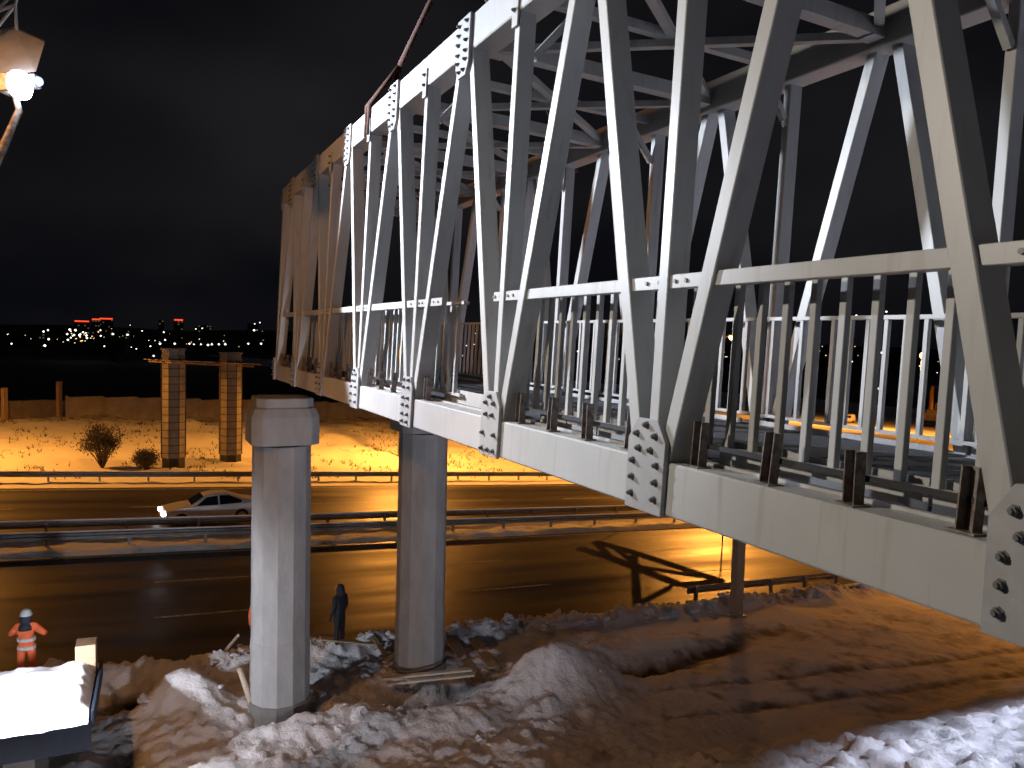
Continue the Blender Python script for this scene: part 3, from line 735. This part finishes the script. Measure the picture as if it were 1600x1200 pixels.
plank(gp(500, 1022, .12), gp(590, 1016, .12), .3, .05, 'snowy board on the verge beside the dark figure', 'wood')
t0 = at(374, 1044, 19.2); m = MB(); m.tube([t0, gp(398, 1118, 0)], [.07, .08], 7)
tag(m.build('timber_pole', MT['wood2'], smooth=True), 'pale round pole leaning on the snow left of the left pier', 'pole')
t0 = at(372, 993, 20.6); m = MB(); m.tube([t0, gp(350, 1022, 0)], [.04, .05], 6)
tag(m.build('broken_stake', MT['wood2']), 'short broken stake in the verge left of the left pier', 'stake')

def ico_lumps(name, spots, mt, kindstuff=True):
    bmx = bmesh.new(); bmesh.ops.create_icosphere(bmx, subdivisions=2, radius=1); bv = np.array([v.co[:] for v in bmx.verts]); bf = [tuple(v.index for v in f.verts) for f in bmx.faces]; bmx.free()
    m = MB()
    for (p, r) in spots:
        s = np.array([r * random.uniform(.8, 1.4), r * random.uniform(.7, 1.2), r * random.uniform(.5, .8)]); an = random.uniform(0, 6.28)
        n = 1 + .75 * (fbm(bv[:, 0] * 1.7 + random.random() * 50 + 60, bv[:, 1] * 1.7 + bv[:, 2] * 1.3 + 60, 3) - .5) * 2
        v = bv * n[:, None] * s; c, si = math.cos(an), math.sin(an); v = np.stack([v[:, 0] * c - v[:, 1] * si, v[:, 0] * si + v[:, 1] * c, v[:, 2]], 1) + np.array(p)
        m.add(v.tolist(), bf)
    ob = m.build(name, MT[mt]); ob['kind'] = 'stuff'; return ob
sp = []
for i in range(90):
    x = random.gauss(520, 200); y = random.triangular(1035, 1195, 1110)
    if not 215 < x < 960: continue
    sp.append((gp(x, y, 0), min(.20, .03 + random.expovariate(20))))
for i in range(240):
    a = random.uniform(-4, 24); b = random.uniform(-.4, .75); sp.append((G(a, b, .12 + float(near_h(np.array([a]), np.array([b]))[0]) - .05), random.uniform(.03, .11)))
tag(ico_lumps('snow_clods', sp, 'snowearth'), 'lumps of dirty snow scattered round the pier feet and along the verge', 'snow')
# dead grass tufts on the far field
m = MB()
for i in range(4200):
    a = random.uniform(-24, 42); b = 30.2 + 30 * random.random() ** 1.3
    if float(fbm(np.array([a * .45 + 3]), np.array([b * .3 + 50]), 3)[0]) + .12 * random.random() < .60: continue
    z = float(bank_h(np.array([a]), np.array([b]))[0]); c = G(a, b, z)
    sc_ = random.uniform(.5, 1.5)
    for j in range(4):
        an = random.uniform(0, 6.28); d = Vector((math.cos(an), math.sin(an), 0)); w = Vector((-d.y, d.x, 0)) * .025; hh = random.uniform(.12, .3) * sc_
        m.add([c - w, c + w, c + d * random.uniform(.05, .3) * sc_ + Vector((0, 0, hh))], [(0, 1, 2)])
tag(m.build('dead_grass', MT['leaf']), 'dead grass tufts poking out of the far snow field', 'grass', kind='stuff')

# ================================================================ TRUCK with snow-covered bed (lower left)
tz = gz(-9.0)
pR = at(140, 1113, 15.5); pRb = at(150, 1042, 17.3)
tx = Vector((pR.x - pRb.x, pR.y - pRb.y, 0)); 
fr0 = at(0, 1152, 14.9); axv = (Vector((pR.x, pR.y, 0)) - Vector((fr0.x, fr0.y, 0))).normalized()
tyaw = math.atan2(axv.y, axv.x); bedz = pR.z
e = empty('flatbed_truck', 'dark blue flatbed truck with a snow-covered load lit dazzling white', 'truck', Vector((pR.x, pR.y, gz(-8.3))), tyaw)
bz = bedz - gz(-8.3)
MB().box(-7, 0, 0, 2.5, bz - .28, bz - .10).build('bed', MT['truckb'], e, bevel=.01)
MB().box(-7, .03, -.05, -.0, bz - .75, bz - .16).build('side_board', MT['truckb'], e, bevel=.01)
MB().box(.03, .09, -.05, 2.55, bz - .3, bz + .05).build('tail_board', MT['truckb'], e, bevel=.01)
MB().box(-.42, -.02, 2.0, 2.5, bz - .1, bz + .62).build('stacked_crate_board', MT['wood'], e, bevel=.01)
A_ = np.linspace(-7, -.02, 90); B__ = np.linspace(-.14, 2.5, 40); vs = []; fs = []
for i, x in enumerate(A_):
    for j, y in enumerate(B__):
        ed = min(1, (-x) / .25) * min(1, max(0, y) / .14 + .05) * min(1, (2.5 - y) / .25 + .05)
        z = -.06 * (y < .05) + .08 + ed * (.10 + .42 * float(fbm(np.array([x * 1.2 + 30]), np.array([y * 1.2 + 5]), 4)[0]) * (.35 + .65 * y / 2.5)); z += (.02 if y < .02 else .11) * (float(fbm(np.array([x * 5 + 9]), np.array([y * 5 + 5]), 4, .65)[0]) - .5)
        y2 = y - (.10 * float(fbm(np.array([x * 3.5]), np.array([7.]), 3)[0]) if y < .02 else 0); z -= .12 * float(fbm(np.array([x * 2.2 + 4]), np.array([3.]), 3)[0]) * (y < -.02); vs.append((x, y2, bz - .12 + z))
for i in range(89):
    for j in range(39): q = i * 40 + j; fs.append((q, q + 40, q + 41, q + 1))
MB().add(vs, fs).build('snow_load', MT['snow'], e, smooth=True)
MB().box(-7, -.4, .3, 2.2, bz - .65, bz - .28).build('chassis', MT['black'], e)
for x in (-1.2, -2.4, -5.8):
    for y in (.15, 2.2):
        w = MB().tube([(x, y - .14, .5), (x, y + .14, .5)], .5, 20).build('wheel', MT['rubber'], e)
        MB().tube([(x, y - .155, .5), (x, y - .10, .5)], .27, 14).build('rim', MT['gal'], w)
e = empty('work_lamp', 'small white work lamp glaring at the left edge above the snowy truck bed', 'work lamp', WORK, 0)
MB().box(-.14, -.03, -.12, .12, -.1, .1).build('housing', MT['lampbody'], e, bevel=.01); MB().tube([(-.03, 0, 0), (.03, 0, 0)], [.11, .07], 12).build('lamp_glass', MT['workface'], e)
MB().tube([(-.1, 0, -.1), (-.1, 0, bz + gz(-8.3) - WORK.z)], .02, 6).build('stand', MT['gal'], e)

# ================================================================ PEOPLE
def skin_chain(name, pts, edges, radii, m, parent, sub=2):
    me = bpy.data.meshes.new(name); me.from_pydata(pts, edges, []); me.materials.append(m)
    ob = bpy.data.objects.new(name, me); COL.objects.link(ob); ob.parent = parent
    sk = ob.modifiers.new('k', 'SKIN'); sk.use_smooth_shade = True
    for i, r in enumerate(radii): me.skin_vertices[0].data[i].radius = (r, r) if not hasattr(r, '__len__') else r
    me.skin_vertices[0].data[0].use_root = True
    ss = ob.modifiers.new('s', 'SUBSURF'); ss.levels = sub; ss.render_levels = sub
    return ob
def person(label, loc, yaw, top, legs, hood, helmet=None, arms='down', vest=False, scale=1.0, lean=0):
    e = empty('person', label, 'person', loc, yaw); e.scale = (scale,) * 3
    # faces +y ; whole clothed body as one surface
    P = [(0, 0, .95), (0, .01, 1.15), (0, 0, 1.38), (0, .0, 1.50), (0, .02, 1.60), (0, .03, 1.70)]
    Rr = [(.17, .13), (.165, .125), (.19, .125), (.09, .08), (.075, .075), (.085, .095)]
    E_ = [(0, 1), (1, 2), (2, 3), (3, 4), (4, 5)]
    def chain(root, pts, rs):
        k = root
        for p, r in zip(pts, rs): P.append(p); Rr.append((r, r)); E_.append((k, len(P) - 1)); k = len(P) - 1
    for s in (-1, 1):
        chain(0, [(s * .10, .0, .86), (s * .115, .02 * s, .50), (s * .12, 0, .12), (s * .125, .10, .05)], [.105, .075, .06, .055])
        if arms == 'up': chain(2, [(s * .20, 0, 1.42), (s * .40, .06, 1.20), (s * .26, .30, 1.16), (s * .20, .38, 1.18)], [.085, .06, .05, .035])
        else: chain(2, [(s * .20, 0, 1.42), (s * .25, -.02, 1.14), (s * .23, .09, .92), (s * .22, .12, .84)], [.085, .06, .05, .035])
    b = skin_chain('body', P, E_, Rr, top, e)
    # trousers, hood, helmet, face, hands
    for s in (-1, 1):
        skin_chain('trouser_leg', [(s * .10, 0, .93), (s * .13, .03 * s, .50), (s * .135, 0, .14)], [(0, 1), (1, 2)], [(.118, .118), (.085, .085), (.070, .070)], legs, e, 1)
        MB().tube([(s * .122, -.08, .05), (s * .122, .02, .065), (s * .128, .17, .04)], [.055, .062, .045], 8).build('boot', MT['black'], e, smooth=True)
        hx = (s * .20, .39, 1.18) if arms == 'up' else (s * .22, .13, .82)
        m = MB(); m.tube([Vector(hx) + Vector((0, -.03, .02)), Vector(hx), Vector(hx) + Vector((0, .03, -.04))], [.035, .042, .03], 7)
        for f in range(4): m.tube([Vector(hx) + Vector((s * (-.025 + f * .017), .02, -.03)), Vector(hx) + Vector((s * (-.025 + f * .017), .05, -.08 - .008 * (f in (1, 2)))), Vector(hx) + Vector((s * (-.025 + f * .017), .035, -.115))], [.010, .010, .008], 5)
        m.tube([Vector(hx) + Vector((-s * .03, .01, 0)), Vector(hx) + Vector((-s * .055, .04, -.035))], [.012, .009], 5)
        m.build('glove', MT['black'], e, smooth=True)
    m = MB(); m.tube([(0, .075, 1.58), (0, .10, 1.63), (0, .105, 1.68), (0, .09, 1.74)], [.04, .062, .068, .05], 10)
    m.tube([(0, .16, 1.69), (0, .185, 1.655)], [.010, .016], 5); m.build('face', MT['skin'], e, smooth=True)
    for s in (-1, 1): MB().tube([(s * .028, .158, 1.69), (s * .028, .17, 1.69)], [.012, .008], 6).build('eye', MT['black'], e)
    MB().tube([(-.022, .155, 1.63), (.022, .155, 1.63)], .006, 5).build('mouth', MT['rubber'], e)
    m = MB(); m.tube([(0, -.02, 1.48), (0, -.035, 1.56), (0, -.015, 1.66), (0, -.01, 1.74), (0, 0, 1.80)], [.115, .125, .125, .105, .05], 12); m.build('hood', hood, e, smooth=True)
    if helmet is not None:
        m = MB(); m.tube([(0, 0, 1.69), (0, 0, 1.72), (0, 0, 1.79), (0, 0, 1.84)], [.15, .135, .12, .05], 14); m.build('helmet', helmet, e, smooth=True)
    if vest:
        skin_chain('jacket', [(0, 0, .82), (0, .01, 1.15), (0, 0, 1.36)], [(0, 1), (1, 2)], [(.20, .155), (.19, .15), (.19, .14)], MT['orange'], e, 1)
        for z in (1.06, .86): MB().prism([(.215 * math.cos(i * .628), .172 * math.sin(i * .628)) for i in range(10)], z, z + .07).build('reflective_band', MT['reflect'], e)
        for s in (-1, 1):
            skin_chain('sleeve', [(s * .19, 0, 1.38), (s * .40, .06, 1.20), (s * .30, .24, 1.17)], [(0, 1), (1, 2)], [(.10, .10), (.08, .08), (.065, .065)], MT['orange'], e, 1)
        m = MB(); m.tube([(0, -.01, 1.34), (0, -.01, 1.42), (0, 0, 1.52)], [.18, .165, .10], 12); m.build('shoulder_yoke', MT['navy'], e, smooth=True)
    return e
pw = at(40, 1062, 19.0); a_, b_ = inv_ab(pw)
person('worker in orange jacket and grey helmet seen from behind beyond the truck bed', G(*ab(42, 1066)) , math.radians(12), MT['orange'], MT['orange'], MT['navy'], MT['helm'], 'up', True, 1.02)
person('person in black hooded coat standing on the verge between the two piers', G(0, 0, float(near_h(np.array([0.]), np.array([0.]))[0])), math.radians(55), MT['blackc'], MT['blackc'], MT['blackc'], None, 'down', False, 1.0)
ap = ab(404, 1022)
person('worker in orange almost hidden behind the left pier', G(ap[0], ap[1]), math.radians(20), MT['orange'], MT['navy'], MT['navy'], MT['helm'], 'down', False, .98)

# ================================================================ CAR on the far carriageway, heading left
def car(loc, yaw, label, paint, van=False):
    e = empty('car' if not van else 'van', label, 'car' if not van else 'van', loc, yaw)      # nose towards -x
    Lc = 4.55 if not van else 5.2
    if not van:
        side = [(-2.2, .42), (-2.24, .62), (-2.05, .80), (-1.2, .93), (-.45, 1.32), (0, 1.43), (.7, 1.42), (1.35, 1.22), (1.95, 1.02), (2.25, .98), (2.3, .6), (2.25, .4)]
        secs = [(-2.24, .42, .58, .62, .72), (-2.05, .30, .80, .80, .82), (-1.2, .26, .94, .86, .9), (-.95, .26, .97, .87, .9), (-.3, .26, 1.36, .87, .62), (.1, .26, 1.44, .87, .60), (.75, .26, 1.42, .87, .60), (1.5, .27, 1.12, .86, .66), (1.95, .30, 1.02, .84, .80), (2.26, .42, .95, .74, .72)]
    else:
        secs = [(-2.55, .4, .9, .80, .8), (-2.3, .3, 1.15, .92, .9), (-1.6, .28, 1.95, .95, .80), (-1.2, .28, 2.1, .95, .82), (2.3, .28, 2.1, .95, .82), (2.5, .4, 1.9, .9, .8)]
    vs = []; fs = []; n = 12
    for x, zb, zt, w, wt in secs:
        belt = min(zt - .02, .90 if not van else 1.2)
        ring = [(-w * .9, zb), (-w, zb + .12), (-w, belt - .18), (-w * .97, belt), (-wt, max(belt + .01, zt - .06)), (-wt * .8, zt), (wt * .8, zt), (wt, max(belt + .01, zt - .06)), (w * .97, belt), (w, belt - .18), (w, zb + .12), (w * .9, zb)]
        vs += [(x, y, z) for y, z in ring]
    for i in range(len(secs) - 1):
        for k in range(n): fs.append((i * n + k, i * n + (k + 1) % n, (i + 1) * n + (k + 1) % n, (i + 1) * n + k))
    fs += [tuple(range(n)), tuple(range((len(secs) - 1) * n, len(secs) * n))]
    m = MB(); m.add(vs, fs); bd = m.build('body', paint, e, smooth=False, bevel=.02)
    hz = .33
    def win(pts, y0, y1, nm='side_window'):
        m = MB(); vs = [(x, y, z) for x, z, y in pts]; m.add(vs, [tuple(range(len(vs)))]); return m
    for s in (-1, 1):
        if not van:
            q = [(-.72, .97, .86), (-.22, 1.31, .665), (.28, 1.36, .64), (.28, .94, .865)]; q2 = [(.36, .94, .865), (.36, 1.36, .64), (.82, 1.34, .64), (1.42, 1.06, .73), (1.35, .96, .83)]
        else:
            q = [(-1.7, 1.28, .955), (-1.4, 1.85, .865), (-.6, 1.9, .87), (-.6, 1.28, .955)]; q2 = [(-.5, 1.28, .955), (-.5, 1.9, .87), (.6, 1.9, .87), (.6, 1.28, .955)]
        for qq in (q, q2):
            m = MB(); vs = [(x, s * (y + .012), z) for x, z, y in qq] + [(x, s * (y - .02), z) for x, z, y in qq]; k = len(qq)
            m.add(vs, [tuple(range(k)), tuple(range(k, 2 * k))] + [(i, (i + 1) % k, (i + 1) % k + k, i + k) for i in range(k)]); m.build('side_window', MT['glass'], e)
        for x in ((-1.38, 1.38) if not van else (-1.7, 1.6)):
            w = MB().tube([(x, s * .66, hz), (x, s * .885 if not van else s * .97, hz)], [hz, hz], 22).build('wheel', MT['rubber'], e)
            MB().tube([(x, s * .7, hz), (x, s * (.895 if not van else .98), hz)], [.2, .2], 12).build('rim', MT['rim'], w)
        x = -2.22 if not van else -2.52
        MB().box(x - .03, x + .14, s * .62 - .16, s * .62 + .16, .58, .74).build('headlight', MT['headface'], e, bevel=.02)
        x = 2.22 if not van else 2.45
        MB().box(x - .06, x + .04, s * .6 - .12, s * .6 + .12, .72, .86).build('tail_light', MT['wred'], e)
    if not van: q = [(-.90, .99, .70), (-.33, 1.34, .56)]
    else: q = [(-2.22, 1.22, .80), (-1.66, 1.86, .72)]
    m = MB(); (x0, z0_, y0), (x1, z1_, y1) = q
    m.add([(x0 - .02, -y0, z0_ + .01), (x0 - .02, y0, z0_ + .01), (x1 - .02, y1, z1_ + .01), (x1 - .02, -y1, z1_ + .01)], [(0, 1, 2, 3)]); m.build('windscreen', MT['glass'], e)
    return e
a_, b_ = ab(322, 812)
car(G(a_ + .1, b_ - .3, .01), ROADYAW, 'silver car driving left along the far carriageway with its headlight on', MT['car'])
cl = lamp('car_headlight', 'SPOT', G(a_ - 2.4, b_ - .3, .66), 160, (.9, .93, 1), G(a_ - 14, b_ - .3, 0), .08, 60, .5)
a_, b_ = ab(1322, 664)
car(G(a_, b_, .7), ROADYAW, 'white van on the far plain seen through the bridge railing with headlights on', mat('white_van_paint', (.7, .7, .7), .35, 0, .04, 2), True)

# ================================================================ FAR THINGS SEEN THROUGH THE RAILING
def glow_lamp(x, y, dist, r, face, label, grp='distant street lamps beyond the bridge', power=0):
    p = at(x, y, dist); a, b = inv_ab(p); zb = max(-33.5, min(gz(a) - .5, p.z - 6)); e = empty('street_lamp', label, 'street lamp', Vector((p.x, p.y, zb)), 0, grp)
    h = p.z - zb
    MB().tube([(0, 0, 0), (0, 0, h), (-.0, -.6, h + .3)], [.12, .07, .05], 6).build('pole', MT['gal'], e)
    bmx = bmesh.new(); bmesh.ops.create_icosphere(bmx, subdivisions=2, radius=r); me = bpy.data.meshes.new('lamp_glass'); bmx.to_mesh(me); bmx.free(); me.materials.append(MT[face])
    g = bpy.data.objects.new('lamp_glass', me); COL.objects.link(g); g.parent = e; g.location = (0, -.6, h + .05)
    if power: lamp('distant_lamp_light', 'SPOT', p - Vector((0, .6, .75)), power, SODIUM, p - Vector((0, .6, 3)), .2, 162, .3)
glow_lamp(1440, 556, 120, .55, 'sodface', 'orange lamp seen through the right end of the railing', power=26000)
glow_lamp(1206, 560, 125, .3, 'sodface', 'orange lamp seen in the left part of the right railing bay', power=24000)
glow_lamp(1297, 566, 190, .3, 'sodface', 'faint orange lamp seen between two middle balusters', power=40000)
glow_lamp(1367, 607, 130, .30, 'wwhite', 'small white lamp low behind the middle balusters')
glow_lamp(1421, 609, 130, .34, 'sodface', 'small orange lamp low between two right balusters')
glow_lamp(1315, 605, 130, .26, 'wwarm', 'small warm lamp above the van')
glow_lamp(1484, 601, 130, .34, 'sodface', 'small warm lamp above the yellow excavator')
glow_lamp(1598, 590, 120, .34, 'sodface', 'orange lamp at the right edge of the picture')
# yellow excavator under the far lamp
a_, b_ = ab(1458, 670); e = empty('excavator', 'yellow excavator with raised boom lit orange behind the railing', 'excavator', G(a_, b_, .6), ROADYAW + .6); e.scale = (2.4, 2.4, 2.4)
for s in (-1, 1): MB().prism([(-1.6, .25), (-1.3, 0), (1.3, 0), (1.6, .25), (1.6, .6), (1.3, .8), (-1.3, .8), (-1.6, .6)], s * 1.0 - .25, s * 1.0 + .25, 'y').build('track', MT['black'], e, bevel=.03)
MB().box(-1.5, 1.4, -1.1, 1.1, .85, 1.8).build('upper_body', MT['yellow'], e, bevel=.08)
c = MB().box(-1.5, -.1, -1.1, .0, 1.8, 3.0).build('cab', MT['yellow'], e, bevel=.1); MB().box(-1.53, -.2, -1.12, -.1, 2.0, 2.8).build('cab_window', MT['glass'], c)
MB().bar((-1.2, .5, 1.6), (-2.4, .5, 4.6), .35, .5).bar((-2.4, .5, 4.6), (-4.4, .5, 5.0), .32, .42).build('boom', MT['yellow'], e, bevel=.03)
MB().bar((-4.4, .5, 5.0), (-5.0, .5, 2.4), .28, .36).build('dipper_arm', MT['yellow'], e, bevel=.03)
MB().prism([(-5.2, 2.5), (-4.7, 2.4), (-4.3, 1.5), (-5.1, 1.2), (-5.6, 1.8)], .0, 1.0, 'y').build('bucket', MT['bracket'], e)
glow_lamp(1476, 566, 180, .3, 'sodface', 'orange lamp directly left of the yellow excavator', power=45000)
glow_lamp(1500, 520, 58, .01, 'gal', 'dark lamp pole above the yellow excavator') if False else None
# snowy spoil heaps beyond the highway at the right
# ================================================================ CITY ON THE FAR SIDE OF THE VALLEY
def block(x, ytop, ybot, wpx, dist, label, sign=None, lit=.35):
    p0 = at(x, ybot, dist); p1 = at(x, ytop, dist); w = wpx * dist / FPX; h = p1.z - p0.z
    e = empty('apartment_block', label, 'building', Vector((p0.x, p0.y, p0.z)), -math.atan2(p0.x, p0.y), 'apartment blocks of the distant city')
    MB().box(-w / 2, w / 2, 0, 16, -30, h).build('wall', MT['bldg'], e)
    nx = max(2, int(w / 3.6)); nz_ = max(2, int(h / 3.2)); m = MB()
    for i in range(nx):
        for j in range(nz_):
            if random.random() < lit:
                x0 = -w / 2 + (i + .25) * w / nx; z0 = (j + .3) * h / nz_; m.box(x0, x0 + w / nx * .5, -.12, .02, z0, z0 + h / nz_ * .45)
    if m.v: tag(m.build('window', MT['winlit'], e), kind='stuff')
    if sign: MB().box(-w / 2 * .9, w / 2 * .9, -.5, -.1, h, h + 2.0).build('roof_sign', MT[sign], e)
BL = [(128, 503, 522, 22, 1200, 'distant block with a long red roof sign', 'wred'), (150, 500, 522, 12, 1220, 'narrow distant block with a red roof light', 'wred'), (166, 499, 522, 20, 1230, 'distant block with a pair of red roof signs', 'wred'),
      (176, 514, 528, 7, 1000, 'small lit block below the red-signed ones', None), (199, 516, 530, 7, 1000, 'small pale block left of the bright street lights', None), (252, 500, 520, 8, 1150, 'slim distant tower left of the last red sign', None),
      (279, 501, 520, 14, 1150, 'distant tower with a red roof light nearest the bridge', 'wred'), (60, 516, 530, 18, 1100, 'low dim block at the left of the city', None), (320, 508, 520, 20, 1150, 'low dim block right of the last red tower', None), (395, 506, 520, 16, 1200, 'dim block just left of the bridge end', None)]
for b in BL: block(*b[:6], sign=b[6], lit=.22)
def points(name, spots, face, label):
    m = MB()
    for x, y, dist, r in spots:
        p = at(x, y, dist); m.add([p + Vector(v) * r for v in ((1, 0, 0), (-1, 0, 0), (0, 1, 0), (0, -1, 0), (0, 0, .8), (0, 0, -.8))], [(0, 2, 4), (2, 1, 4), (1, 3, 4), (3, 0, 4), (2, 0, 5), (1, 2, 5), (3, 1, 5), (0, 3, 5)])
    return tag(m.build(name, MT[face]), label, 'city lights', kind='stuff')
wsp = []; osp = []
for x, y, r in [(18, 537, 1.2), (68, 518, 1.4), (75, 516, 1.2), (70, 540, 1.8), (76, 530, 1.5), (106, 531, 1.4), (109, 515, 1.6), (118, 516, 1.6), (157, 516, 1), (163, 541, 1), (176, 522, 1.6), (199, 523, 1.6), (222, 517, .8), (240, 556, 1.3), (235, 541, 1.1), (250, 537, 1.5), (258, 531, 1.1), (273, 537, 1.4), (296, 537, 1.2), (303, 538, 1.0), (314, 538, 1.1), (325, 539, 1.5), (331, 538, 1.3), (342, 538, 1.3), (352, 538, 1.4), (388, 537, 1.2), (408, 537, 1.3), (397, 516, 1.4), (398, 506, .8), (406, 504, .8), (316, 513, .9), (306, 514, .8), (174, 589, 1.3), (205, 588, 1.5), (289, 586, 1.1), (213, 545, .9), (256, 519, 1.0)]:
    wsp.append((x, y, 1000, r * 1.15))
for i in range(16): wsp.append((random.gauss(124, 12), random.gauss(523, 2.5), 1000, random.uniform(.7, 1.6)))
for i in range(34): (wsp if random.random() < .5 else osp).append((random.uniform(5, 425), random.gauss(527, 8), 1050, random.uniform(.3, .8)))
for i in range(16): osp.append((random.gauss(130, 14), random.gauss(527, 5), 1000, random.uniform(.6, 1.2)))
for i in range(30): wsp.append((random.gauss(1488, 9), random.gauss(570, 7), 900, random.uniform(.6, 1.5)))
for i in range(90): (wsp if random.random() < .35 else osp).append((random.uniform(700, 1600), random.gauss(560, 16), 900, random.uniform(.3, .9)))
for x, y in [(1377, 551), (1369, 560), (1331, 565), (1370, 576), (1128, 545), (1154, 544), (1385, 487), (1338, 493), (744, 521), (740, 538), (752, 537), (955, 539), (903, 549), (728, 540)]: wsp.append((x, y, 800, 1.2))
points('city_street_lights', wsp, 'wwhite', 'scattered white street lights of the city across the dark valley')
points('city_warm_lights', osp, 'wwarm', 'scattered warm orange lights of the city across the dark valley')
